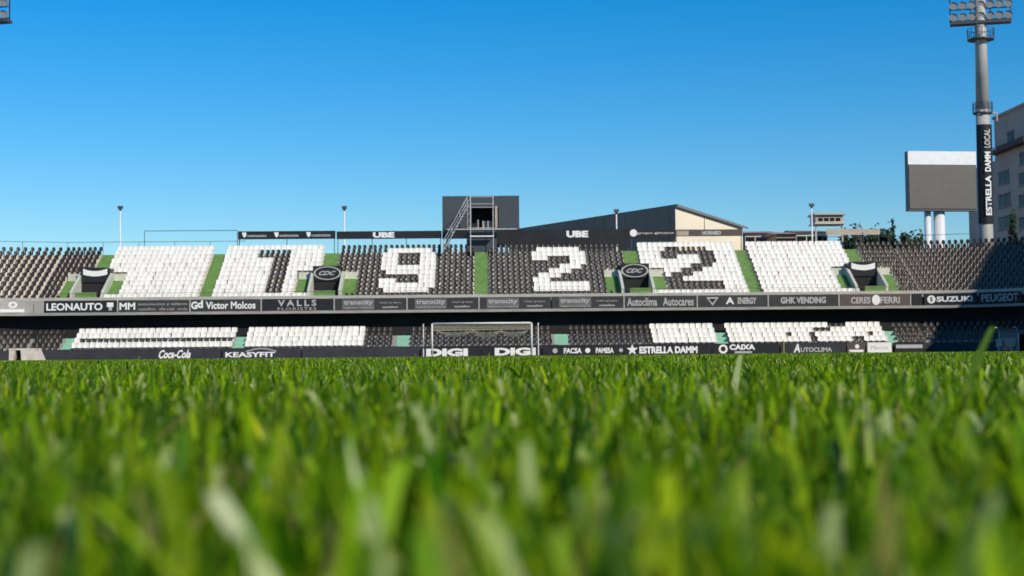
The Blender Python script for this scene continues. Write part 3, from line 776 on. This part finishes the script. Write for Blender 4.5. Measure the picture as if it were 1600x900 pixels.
sA = Vector((xz(694, 392, TY)[0]-sx0, -0.9, xz(694, 392, TY)[1]-zb0)); sB = Vector((xz(732, 322, TY)[0]-sx0, -0.9, xz(732, 322, TY)[1]-zb0))
for yy in (-0.9, -0.15):
    mb = MB(); mb.tube(sA + Vector((0, yy+0.9, 0)), sB + Vector((0, yy+0.9, 0)), 0.035, k=6); mb.build('stringer', 'galv', sc)
    mb = MB(); off = Vector((-0.08, yy+0.9, 0.75)); mb.tube(sA + off, sB + off, 0.025, k=6)
    off2 = Vector((-0.04, yy+0.9, 0.38)); mb.tube(sA + off2, sB + off2, 0.02, k=6)
    for t_ in (0.02, 0.35, 0.68, 0.98):
        p = sA.lerp(sB, t_) + Vector((0, yy+0.9, 0)); mb.tube(p, p + Vector((-0.08, 0, 0.75)), 0.02, k=6)
    mb.build('handrail', 'galv', sc)
for i in range(14):
    p = sA.lerp(sB, (i+0.5)/14); mb = MB(); mb.box(p.x-0.1, p.x+0.1, -0.88, -0.17, p.z-0.02, p.z+0.015); mb.build('tread', 'galv', sc)
mb = MB()
for i in range(5):
    z0_ = zpl + (ztop-zpl)*i/5; mb.tube((-0.25, 0, z0_), (0, 0, z0_+0.3), 0.022, k=6)
mb.tube((-0.25, 0, zpl), (-0.25, 0, ztop-0.5), 0.022, k=6); mb.build('brace', 'galv', sc)
mb = MB(); mb.box(-0.35, wd+0.3, 0.9, 0.98, -0.0, zpl-0.12); mb.build('backing_panel', 'panel_dark', sc)

# ------------------------------------------------------------------ slender poles behind the stand
for px, pt_, Y, lb in ((188, 322, 130, 'slender pale pole with small lamp above the left white block'), (538, 322, 131, 'slender pale pole with small lamp rising behind the black hoarding left of centre'),
                   (963, 327, 129, 'slender pale pole with small lamp against the dark hall roof'), (1268, 318, 131, 'slender pale pole with small lamp beside the rooftop plant room')):
    x, zt = xz(px, pt_, Y)
    t = empty('lamp_pole', (x, Y, 0)); tag(t, lb, 'lamp pole', 'slender lamp poles behind the stand')
    mb = MB(); mb.tube((0,0,0), (0,0,zt-0.2), 0.11, 0.06, k=10); mb.build('shaft', 'white_paint', t, smooth=True)
    mb = MB(); mb.box(-0.22, 0.22, -0.14, 0.14, zt-0.24, zt); mb.tube((0,0,zt-0.45), (0,0,zt-0.24), 0.07, 0.15, k=10); mb.build('lamp_head', 'steel_dark', t)

# ------------------------------------------------------------------ hall with cream gable
HB = R(30)
p = at(1055, 320, 150.0); hz = p.z
hall = empty('sports_hall', (p.x, 150, 0)); tag(hall, 'large hall with dark side wall and sunlit cream gable behind the stand', 'hall')
ld = Vector((-math.sin(HB), math.cos(HB), 0)); rd = Vector((math.cos(HB), math.sin(HB), 0))
# lengths that reach the photograph's silhouette
L1 = 34.0
q = at(1160, 355, 154.6); L2 = (Vector((q.x, 154.6, 0)) - Vector((p.x, 150, 0))).length
hz2 = q.z; Z = Vector((0,0,1))
base = xz(1055, 357, 150)[1]
mb = MB(); mb.quad((0,0,0), ld*L1, ld*L1+Z*hz, Z*hz)
hw_ = mb.build('side_wall', 'cladding', hall)
for i in range(17):                                    # standing seams of the cladding
    c = ld*(1.0+2.0*i); mb = MB(); nrm = Vector((-math.cos(HB), -math.sin(HB), 0))
    mb.prism([c+nrm*0.003, c+ld*0.12+nrm*0.003, c+ld*0.12+nrm*0.025, c+nrm*0.025], (0,0,hz-0.15)); mb.build('seam', 'cladding', hw_)
mb = MB(); mb.poly([Z*base, rd*L2+Z*base, rd*L2+Z*hz2, Z*hz]); g = mb.build('gable', 'cream', hall)
nf = Vector((math.sin(HB), -math.cos(HB), 0))
mb = MB(); c = rd*(L2*0.42); mb.prism([c+Z*base+nf*0.003, c+rd*0.06+Z*base+nf*0.003, c+rd*0.06+Z*base+nf*0.05, c+Z*base+nf*0.05], (0,0,(hz+(hz2-hz)*0.42)-base-0.2)); mb.build('downpipe', 'roof_grey', g)
mb = MB(); mb.quad(Vector((0,0,0)), rd*L2, rd*L2+Z*(base-0.01), Z*(base-0.01)); mb.build('lower_wall', 'cream', hall)
rf = MB(); e1 = nf*0.35
rf.quad(Z*(hz+.05)+e1, rd*(L2+0.5)+Z*(hz2+.0)+e1, rd*(L2+0.5)+ld*L1+Z*hz2, ld*L1+Z*(hz+.05)); rf.quad(Z*(hz+.05)+e1, rd*(L2+0.5)+Z*hz2+e1, rd*(L2+0.5)+Z*(hz2-.25)+e1, Z*(hz-.25)+e1)
rf.build('roof', 'roof_grey', hall)
mb = MB(); mb.box(-0.2, 0.2, -0.2, 0.2, 0, 0.1)

# low houses right of the hall
def house(px0, px1, ptop, Y, mw, label, nwin, roof=True):
    xa, zt = xz(px0, ptop, Y); xb, _ = xz(px1, ptop, Y); w = xb-xa
    t = empty('town_house', (xa, Y, 0)); tag(t, label, 'house', 'low houses behind the stand')
    mb = MB(); mb.box(0, w, 0, 9, 0, zt-0.5); wl = mb.build('wall', mw, t)
    if roof:
        mb = MB(); mb.prism([(-0.3, -0.4, zt-0.48), (-0.3, 9.4, zt-0.48), (-0.3, 4.5, zt+0.1)], (w+0.6, 0, 0)); mb.build('roof', 'tile_roof', t)
    for i in range(nwin):
        x = w*(i+0.5)/nwin
        mb = MB(); mb.box(x-0.5, x+0.5, -0.04, -0.003, zt-2.1, zt-0.9); wn = mb.build('window', 'window', t)
        mb = MB(); mb.box(x-0.6, x+0.6, -0.12, -0.045, zt-2.25, zt-2.11); mb.build('sill', 'white_wall', wn)
house(1164, 1212, 358, 160, 'pinkish', 'pale pink house nearest the cream gable', 3)
house(1213, 1243, 359, 150, 'tile_roof', 'dark red house between the pink and the pale house', 2)
house(1244, 1292, 356.5, 158, 'white_wall', 'pale house under the rooftop plant room', 3)
# rooftop plant room on legs
Y = 142.0
xa, zt = xz(1273, 333, Y); xb, _ = xz(1319, 333, Y); _, zl = xz(1296, 350, Y); w = xb-xa; h = zt-zl
t = empty('plant_room', (xa, Y, zl)); tag(t, 'small pale plant room on legs standing above the roofs at right', 'plant room')
mb = MB(); mb.box(0.1, w-0.1, 0.1, 2.5, 0.15, h-0.2); bd = mb.build('body', 'board_tan', t)
mb = MB(); mb.box(-0.1, w+0.1, -0.2, 2.7, h-0.19, h); mb.build('roof', 'steel_paint', t)
mb = MB(); mb.box(-0.05, w+0.05, -0.15, 2.6, 0.0, 0.14); mb.build('floor_slab', 'white_wall', t)
for i in range(4):
    mb = MB(); x = 0.3 + (w-0.6)*(i+0.5)/4; mb.box(x-0.22, x+0.22, 0.05, 0.097, 0.32, 0.62); mb.build('window', 'window', bd)
for x in (0.15, w-0.15):
    mb = MB(); mb.box(x-0.08, x+0.08, 0.2, 0.36, -zl, -0.002); mb.build('leg', 'steel_paint', t)

# ------------------------------------------------------------------ big screen at right
Y = 131.0
xa, zt = xz(1418, 236, Y); xb, _ = xz(1529, 236, Y); _, zl = xz(1470, 329, Y); w = (xb-xa); h = zt-zl
sr = empty('big_screen', (xa, Y, zl), R(6)); tag(sr, 'large unlit grey screen with white header on round white columns', 'screen')
mb = MB(); mb.box(0, w, 0, 0.7, 0, h); mb.build('cabinet', 'steel_dark', sr)
mb = MB(); mb.box(0.05, w-0.05, -0.05, -0.003, 0.18, h-1.28); fc = mb.build('screen_face', 'steel_dark', sr)
nx_, nz_ = 8, 5; mw_, mh_ = (w-0.14)/nx_, (h-1.28-0.22)/nz_; mod = None
for ix in range(nx_):
    for iz in range(nz_):
        c = (0.07+ix*mw_, -0.054, 0.20+iz*mh_)
        if mod is None:
            mm = MB(); mm.box(0.002, mw_-0.002, -0.03, 0.0, 0.002, mh_-0.002); mod = mm.build('screen_module', 'led', fc, c)
        else:
            d = mod.copy(); col.objects.link(d); d.parent = fc; d.location = (c[0], c[1]+random.gauss(0, 0.002), c[2])
mb = MB(); mb.box(0, w, -0.06, -0.004, h-1.25, h); mb.build('header', 'white_paint', sr)
c1_ = xz(1457, 340, Y)[0]-xa; c2_ = xz(1476, 340, Y)[0]-xa
for cx, r_ in ((c1_, 0.30), (c2_, 0.52)):
    mb = MB(); mb.tube((cx, 0.9, -zl), (cx, 0.9, 0.3), r_, k=18); mb.build('column', 'white_paint', sr, smooth=True)

# ------------------------------------------------------------------ floodlight towers
def tower(px, Y, label, withbanner):
    x, _ = xz(px, 360, Y)
    t = empty('floodlight_tower', (x, Y, 0)); tag(t, label, 'floodlight tower', 'floodlight towers')
    zz = lambda py: xz(px, py, Y)[1]
    mb = MB(); mb.tube((0,0,0), (0,0,zz(172)), 0.78, 0.66, k=20); mb.build('lower_shaft', 'steel_paint', t, smooth=True)
    mb = MB(); mb.tube((0,0,zz(172)), (0,0,zz(-40)), 0.64, 0.50, k=20); mb.build('upper_shaft', 'steel_paint', t, smooth=True)
    def ring(py, r, hh, name):
        z = zz(py); mb = MB(); mb.tube((0,0,z), (0,0,z+0.12), r, k=18); o = mb.build(name, 'steel_dark', t)
        mb = MB()
        for i in range(14):
            a0, a1 = 2*math.pi*i/14, 2*math.pi*(i+1)/14
            p0 = Vector((r*math.cos(a0), r*math.sin(a0), z+0.12)); p1 = Vector((r*math.cos(a1), r*math.sin(a1), z+0.12))
            mb.tube(p0, p0+Vector((0,0,hh)), 0.03, k=5)
            for f_ in (0.5, 1.0): mb.tube(p0+Vector((0,0,hh*f_)), p1+Vector((0,0,hh*f_)), 0.025, k=5)
        mb.build('guard_rail', 'steel_dark', o)
    ring(63, 1.30, 1.0, 'ring_platform'); ring(178, 0.95, 1.0, 'ring_platform')
    mb = MB(); mb.tube((0.6,-0.3,zz(176)), (1.3,-0.3,zz(178)), 0.09, k=6); mb.tube((1.3,-0.3,zz(178)), (1.3,-0.3,zz(190)), 0.09, k=6); mb.build('bracket', 'steel_paint', t)
    # lamp head
    hz0 = zz(38)
    hd = empty('lamp_head', (0, 0, hz0), R(-14)); hd.parent = t
    mb = MB(); mb.box(-2.9, 2.9, -0.7, 0.5, 0, 0.28); mb.build('gantry', 'steel_dark', hd)
    mb = MB()
    for k in range(4):
        z = 0.75 + 1.15*k; mb.box(-2.95, 2.95, -0.06, 0.06, z-0.35, z-0.25)
    for x_ in (-2.9, -0.95, 0.95, 2.9): mb.box(x_-0.05, x_+0.05, -0.05, 0.07, 0.28, 4.6)
    mb.build('lamp_frame', 'steel_dark', hd)
    lm = None
    for k in range(4):
        for i in range(7):
            c = Vector((-2.6 + 5.2*i/6, -0.22, 0.78 + 1.15*k))
            if lm is None:
                mb = MB(); mb.tube((0, 0.0, 0.1), (0, -0.35, -0.06), 0.22, 0.42, k=14, caps=False); mb.tube((0, 0.15, 0.16), (0, 0.0, 0.1), 0.12, 0.22, k=14)
                lm = mb.build('lamp', 'steel_paint', hd, c)
                mb = MB(); mb.tube((0, -0.30, -0.045), (0, -0.32, -0.05), 0.39, k=14); gl = mb.build('lamp_glass', 'lamp_glass', lm)
            else:
                d = copy_tree(lm, hd); d.location = c
    if withbanner:
        z0_, z1_ = zz(350), zz(196)
        n = 10; mb = MB()
        for i in range(n):
            a0, a1 = R(-160 + 140*i/n), R(-160 + 140*(i+1)/n); rr = 0.84
            mb.quad((rr*math.cos(a0), rr*math.sin(a0), z0_), (rr*math.cos(a1), rr*math.sin(a1), z0_), (rr*math.cos(a1), rr*math.sin(a1), z1_), (rr*math.cos(a0), rr*math.sin(a0), z1_))
        bn = mb.build('vertical_banner', 'board', t)
        H = z1_-z0_
        for s_, f0, f1_, m_ in (('LOCAL', 0.76, 0.95, 'letter_grey'), ('DAMM', 0.52, 0.72, 'letter'), ('ESTRELLA', 0.08, 0.48, 'letter')):
            o = text(s_, 0, H*(f1_-f0), 0, 0.62, m_, bn, y=0.0, bold=0.03)
            # turned to read upwards
            o.rotation_euler = (0, R(-90), 0); o.location = (0.36, -0.90, z0_ + H*f0); 
            o.rotation_euler = (0, R(-90), R(8))
    return t
tower(1540, 141.0, 'tall floodlight tower with vertical black banner beside the big screen', True)
tower(-29, 141.0, 'floodlight tower whose lamp head shows in the top left corner', False)

# ------------------------------------------------------------------ apartment block at right
AX = 67.7
def on_face(px, py):              # where the ray through a pixel meets the block's left-hand face (plane x = AX)
    d = at(px, py, 1.0) - Vector((0, 0, CAM_H)); k = AX/d.x
    return d.y*k, CAM_H + d.z*k
y1, zr = on_face(1553, 187); y0 = on_face(1616, 187)[0]; y2 = on_face(1507, 330)[0]
ap = empty('apartment_block', (AX, y0, 0)); tag(ap, 'grey beige apartment block in shade behind the floodlight tower', 'apartment block')
mb = MB(); mb.box(0.6, 12, y1-y0+.002, y2-y0, 0, on_face(1530, 258)[1]); mb.build('side_wing', 'apart', ap)
mb = MB(); mb.box(0, 15, 0, y1-y0, 0, zr); wl = mb.build('wall', 'apart', ap)
mb = MB(); mb.box(-0.2, 15.2, -0.2, y1-y0+0.2, zr+.002, zr+0.35); mb.build('roof_parapet', 'apart', ap)
for px0, px1, py0, py1 in ((1574, 1585, 208, 224), (1560, 1577, 271, 284), (1560, 1579, 306, 320), (1560, 1582, 341, 354), (1593, 1606, 240, 253), (1592, 1606, 272, 286), (1592, 1606, 306, 320), (1592, 1606, 341, 354)):
    ya, za = on_face(px0, py0); yb_, zb_ = on_face(px1, py1)
    ya, yb_ = sorted((ya-y0, yb_-y0))
    mb = MB(); mb.box(-0.02, -0.003, ya, yb_, zb_, za); wn = mb.build('window', 'window', ap)
    mb = MB(); mb.box(-0.18, -0.003, ya-0.1, yb_+0.1, zb_-0.16, zb_-0.002); mb.build('sill', 'concrete_grey', wn)
    mb = MB(); mb.box(-0.16, -0.003, ya-0.1, yb_+0.1, za+0.002, za+0.14); mb.build('lintel', 'apart', wn)
    mb = MB(); mb.box(-0.06, -0.022, (ya+yb_)/2-0.04, (ya+yb_)/2+0.04, zb_, za); mb.build('mullion', 'steel_paint', wn)
    mb = MB(); mb.box(-0.05, -0.023, ya, yb_, za-0.25*(za-zb_)*random.random()-0.05, za-0.002); mb.build('blind', 'board_brown', wn)
ya, zb_ = on_face(1557, 243); yb_ = on_face(1614, 243)[0]
mb = MB(); mb.box(-1.1, -0.003, yb_-y0, ya-y0, zb_, zb_+0.16); bc = mb.build('balcony', 'apart_dark', ap)
mb = MB(); mb.box(-1.1, -1.04, yb_-y0, ya-y0, zb_+.162, zb_+0.7); mb.build('balcony_front', 'apart_dark', bc)
yl = on_face(1568, 238)[0]-y0; mb = MB(); mb.box(-1.5, -1.105, yl-0.5, yl+0.5, zb_+0.3, zb_+0.62); mb.build('awning_box', 'white_paint', bc)
for i, px in enumerate((1588, 1598)):
    yc = on_face(px, 170)[0]-y0; mb = MB(); mb.tube((1.5, yc, zr), (1.5, yc, zr+2.3-0.3*i), 0.42, k=14); mb.build('chimney', 'white_paint' if i else 'steel_paint', ap)
# ------------------------------------------------------------------ trees
def tree(px, ptop, Y, wid, label, cyp=False):
    x, zt = xz(px, ptop, Y)
    root = empty('cypress_tree' if cyp else 'tree', (x, Y, 0)); tag(root, label, 'tree', 'trees behind the right end of the stand')
    mb = MB(); hc = zt*0.45
    mb.tube((0,0,0), (0.05,0,hc), 0.22, 0.15, k=8); mb.tube((0.05,0,hc), (0,0.1,zt*0.85), 0.15, 0.04, k=8)
    for i in range(6):
        a_ = i*1.9; z = zt*(0.5+0.06*i); mb.tube((0.03,0,z), (wid*0.3*math.cos(a_), wid*0.3*math.sin(a_), z+zt*0.1), 0.07, 0.02, k=6)
    mb.build('trunk', 'bark', root)
    n = 2600; rr = np.random.default_rng(int(px))
    V = np.zeros((n*4, 3)); clumps = rr.normal(0, 1, (14, 3)); clumps /= np.linalg.norm(clumps, axis=1)[:, None]
    rz = zt*(0.40 if cyp else 0.24); cz = zt-rz
    cl = clumps*rr.uniform(0.35, 0.85, (14, 1))
    for i in range(n):
        c = cl[rr.integers(14)] + rr.normal(0, 0.16, 3)
        c = Vector((c[0]*wid/2, c[1]*wid/2, cz + c[2]*rz))
        u = Vector(rr.normal(0, 1, 3)).normalized(); v_ = u.orthogonal().normalized(); s = rr.uniform(0.16, 0.34)
        V[i*4:i*4+4] = [c-u*s, c-v_*s*0.6, c+u*s, c+v_*s*0.6]
    m2 = MB(); m2.v = [tuple(x_) for x_ in V]; m2.f = [(i*4, i*4+1, i*4+2, i*4+3) for i in range(n)]
    m2.build('crown', 'leaf_dark', root)
for px, pt_, Y, w, lb, cy in ((1332, 349, 145, 2.6, 'small dark tree top just left of the twin trees', False), (1361, 349, 148, 3.6, 'dark bushy tree top behind the short tan hoarding', False),
                          (1384, 354, 141, 2.6, 'dark round tree right of the tan hoardings', False), (1392, 352, 143, 1.2, 'narrow dark cypress beside the round tree', True),
                          (1404, 365, 139, 2.4, 'low dark bush top left of the big screen', False), (1424, 365, 140, 3.0, 'low wide dark tree top below the big screen', False),
                          (1584, 336, 152, 1.9, 'dark pointed cypress in front of the apartment block', True)):
    tree(px, pt_, Y, w, lb, cy)

# ------------------------------------------------------------------ roofed side stand at right, outside the frame; its roof edge shades the right corner
ms = empty('side_stand', (50, 55, 0)); tag(ms, 'roofed side stand along the right touchline', 'grandstand')
ED = 49.4
mb = MB(); mb.box(ED-50, ED-50+22, -65, 66, 14.0, 14.6); mb.build('roof', 'steel_paint', ms)
mb = MB(); mb.box(12, 20, -65, 50, 0, 13.99); mb.build('rear_wall', 'concrete_grey', ms)
for i in range(8):
    mb = MB(); mb.box(9, 9.6, -62+16*i, -61.4+16*i, 0, 13.99); mb.build('column', 'steel_paint', ms)
mb = MB()
for r in range(14): mb.box(-4+1.1*r, 11.9, -62, 44, 0.8*0 if r == 0 else 0.8+0.45*(r-1)+.001, 0.8+0.45*r)
mb.build('terrace', 'concrete_grey', ms)

# ------------------------------------------------------------------ grass
def grass_mat():
    m = bpy.data.materials.new('grass_blade'); m.use_nodes = True
    t = m.node_tree; t.nodes.clear()
    at_ = t.nodes.new('ShaderNodeAttribute'); at_.attribute_name = 'Col'
    p = t.nodes.new('ShaderNodeBsdfPrincipled'); p.inputs['Roughness'].default_value = 0.33; p.inputs['Specular IOR Level'].default_value = 0.16
    tr = t.nodes.new('ShaderNodeBsdfTranslucent')
    mul = t.nodes.new('ShaderNodeMix'); mul.data_type = 'RGBA'; mul.blend_type = 'MULTIPLY'; mul.inputs[0].default_value = 1.0
    mul.inputs[7].default_value = (1.55, 1.70, 0.28, 1)
    t.links.new(at_.outputs['Color'], p.inputs['Base Color']); t.links.new(at_.outputs['Color'], mul.inputs[6]); t.links.new(mul.outputs[2], tr.inputs['Color'])
    mx = t.nodes.new('ShaderNodeMixShader'); mx.inputs[0].default_value = 0.42
    o = t.nodes.new('ShaderNodeOutputMaterial')
    t.links.new(p.outputs[0], mx.inputs[1]); t.links.new(tr.outputs[0], mx.inputs[2]); t.links.new(mx.outputs[0], o.inputs[0])
    return m
M['grass'] = grass_mat()
GV, GF4, GF3, GC = [], [], [], []
voff = 0
def blades(x, y, h, w, lean, laz, faz, colr, seg):
    """vectorised ribbons; seg = number of levels below the tip"""
    global voff
    n = len(x); lev = seg + 1; per = lev*2
    V = np.zeros((n, per, 3), dtype=np.float32)
    dx, dy = np.cos(laz)*lean, np.sin(laz)*lean
    fx, fy = np.cos(faz), np.sin(faz)
    tipw = np.where(rng.random(n) < 0.7, rng.uniform(0.35, 0.75, n), 0.06)      # mown ends are blunt, young blades pointed
    for i in range(lev):
        t = i/seg
        cx = x + dx*h*t**2; cy = y + dy*h*t**2; cz = h*t*(1-0.12*lean*t)
        ww = 0.5*w*(1.0 - (1.0-tipw)*t**2.2)
        sl = 0.25*ww*(t == 1.0)                                                  # slanted cut
        V[:, 2*i, 0] = cx - fx*ww; V[:, 2*i, 1] = cy - fy*ww; V[:, 2*i, 2] = cz - sl
        V[:, 2*i+1, 0] = cx + fx*ww; V[:, 2*i+1, 1] = cy + fy*ww; V[:, 2*i+1, 2] = cz + sl
    GV.append(V.reshape(-1, 3))
    b0 = voff + np.arange(n)*per
    for i in range(seg):
        GF4.append(np.stack([b0+2*i, b0+2*i+1, b0+2*i+3, b0+2*i+2], 1))
    C_ = np.repeat(colr[:, None, :], per, axis=1)
    tw = np.where((rng.random(n) < 0.09) & (tipw > 0.1), rng.uniform(0.3, 1.0, n), 0.0)[:, None, None]       # dry cut ends, paled further to carry small sun glints in the colour
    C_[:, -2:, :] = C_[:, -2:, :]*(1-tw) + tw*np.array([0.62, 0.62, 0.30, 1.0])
    GC.append(C_.reshape(-1, 4)); voff += n*per
def colours(n, pale=0.02, dry=0.03):
    g = rng.random(n)[:, None]
    c = (1-g)*np.array([0.030, 0.100, 0.005]) + g*np.array([0.250, 0.370, 0.007])
    c *= rng.lognormal(0.0, 0.34, n)[:, None]; c = np.minimum(c, 0.5)
    u = rng.random(n)
    c[u < dry] = np.array([0.22, 0.20, 0.06])*rng.lognormal(0, 0.15, (u < dry).sum())[:, None]
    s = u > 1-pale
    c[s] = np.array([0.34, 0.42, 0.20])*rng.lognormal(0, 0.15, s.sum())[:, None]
    return np.c_[c, np.ones(n)]
def field(y0, y1, ha, hb_, dens, hmean, hsd, wmean, seg, pale=0.02, hcap=None, clump=0.5):
    area = (y1-y0)*(2*ha + hb_*(y0+y1)); n = int(area*dens)
    y = y0 + (y1-y0)*rng.random(n*2)
    keep_ = rng.random(n*2) < (ha + hb_*y)/(ha + hb_*y1); y = y[keep_][:n]; n = len(y)
    x = (rng.random(n)*2-1)*(ha + hb_*y)
    if y0 < 0.1:                                      # two thin spots in the turf close to the lens
        q_ = x/y; ok = ~((y < 0.22) & (((q_ > -0.222) & (q_ < -0.145)) | ((q_ > -0.092) & (q_ < -0.066))))
        x, y = x[ok], y[ok]; n = len(x)
    cl = np.sin(x*9.1+np.sin(y*5.3)*2)*np.sin(y*7.7+np.sin(x*4.1)*2)        # uneven growth
    h = np.clip(rng.normal(hmean*(1+0.16*cl), hsd, n), hmean*0.35, hcap or hmean*1.9)
    w = wmean*rng.uniform(0.6, 1.35, n)
    lean = np.abs(rng.normal(0.24, 0.24, n)); laz = rng.random(n)*6.283
    faz = rng.normal(0, 0.9, n)
    blades(x.astype(np.float32), y.astype(np.float32), h, w, lean, laz, faz, colours(n, pale), seg)
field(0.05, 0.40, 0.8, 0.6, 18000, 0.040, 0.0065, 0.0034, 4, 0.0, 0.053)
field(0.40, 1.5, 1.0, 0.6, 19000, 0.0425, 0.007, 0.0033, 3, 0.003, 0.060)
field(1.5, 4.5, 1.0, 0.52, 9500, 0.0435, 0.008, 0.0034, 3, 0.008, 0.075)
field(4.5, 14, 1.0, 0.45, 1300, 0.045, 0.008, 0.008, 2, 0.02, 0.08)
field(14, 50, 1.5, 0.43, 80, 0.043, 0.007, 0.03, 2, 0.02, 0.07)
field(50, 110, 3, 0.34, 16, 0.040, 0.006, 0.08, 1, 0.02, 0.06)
# individual tall or pale foreground blades; sun glints are painted into the pale colours
def feature(px_t, py_t, px_b, py_b, d, w, c, tip=False):
    t_ = at(px_t, py_t, d); b_ = at(px_b, py_b, d)
    k = (t_.z)/(max(1e-4, t_.z-b_.z)); bx_ = t_.x + (b_.x-t_.x)*k
    dxv = t_.x-bx_; h = t_.z
    blades(np.array([bx_]), np.array([d]), np.array([h]), np.array([w]), np.array([abs(dxv)/h]), np.array([0.0 if dxv > 0 else math.pi]), np.array([0.25]), np.array([[*c, 1.0]]), 5)
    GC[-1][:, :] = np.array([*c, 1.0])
    if tip: GC[-1][:-4, :] = np.array([0.09, 0.19, 0.01, 1.0])  # painted glint on the tip only, plain green below
GLINT = (0.82, 0.82, 0.54)  # sunlit glint laid into the blade colour
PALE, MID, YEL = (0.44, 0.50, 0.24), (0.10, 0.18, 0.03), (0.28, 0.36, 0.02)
for a_ in ((336, 748, 380, 890, 0.20, 0.0042, GLINT), (575, 772, 583, 850, 0.20, 0.0034, PALE, True), (543, 680, 548, 725, 0.30, 0.0036, GLINT, True), (646, 625, 656, 672, 0.44, 0.0034, PALE),
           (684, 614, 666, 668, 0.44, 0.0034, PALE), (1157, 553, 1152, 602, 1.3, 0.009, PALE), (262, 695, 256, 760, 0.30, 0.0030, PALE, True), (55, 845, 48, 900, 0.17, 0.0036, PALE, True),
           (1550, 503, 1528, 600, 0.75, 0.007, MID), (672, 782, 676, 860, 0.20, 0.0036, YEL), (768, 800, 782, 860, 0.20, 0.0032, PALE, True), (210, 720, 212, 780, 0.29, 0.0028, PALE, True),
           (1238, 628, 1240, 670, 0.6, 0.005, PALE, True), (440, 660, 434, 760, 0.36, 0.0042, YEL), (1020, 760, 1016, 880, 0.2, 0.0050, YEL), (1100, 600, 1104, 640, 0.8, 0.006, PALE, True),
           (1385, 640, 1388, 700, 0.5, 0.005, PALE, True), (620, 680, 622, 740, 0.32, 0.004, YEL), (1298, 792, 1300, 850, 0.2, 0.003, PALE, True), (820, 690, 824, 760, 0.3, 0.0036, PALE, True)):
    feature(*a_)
V = np.concatenate(GV).astype(np.float32); C = np.concatenate(GC).astype(np.float32)
F4 = np.concatenate(GF4); F3 = np.zeros((0, 3), dtype=np.int64)
me = bpy.data.meshes.new('grass'); me.vertices.add(len(V)); me.vertices.foreach_set('co', V.ravel())
loops = np.concatenate([F4.ravel(), F3.ravel()]).astype(np.int32)
me.loops.add(len(loops)); me.loops.foreach_set('vertex_index', loops)
st = np.concatenate([np.arange(len(F4))*4, len(F4)*4 + np.arange(len(F3))*3]).astype(np.int32)
me.polygons.add(len(st)); me.polygons.foreach_set('loop_start', st)
me.polygons.foreach_set('use_smooth', np.ones(len(st), dtype=bool))
me.update(calc_edges=True)
ca = me.color_attributes.new('Col', 'FLOAT_COLOR', 'POINT'); ca.data.foreach_set('color', C.ravel())
me.materials.append(M['grass'])
go = bpy.data.objects.new('grass', me); col.objects.link(go)
tag(go, 'short green turf covering the pitch, blurred close to the camera', 'grass', kind='stuff')
print('grass tris', len(F4)*2+len(F3), 'seats', len(bulk['w']), len(bulk['k']))
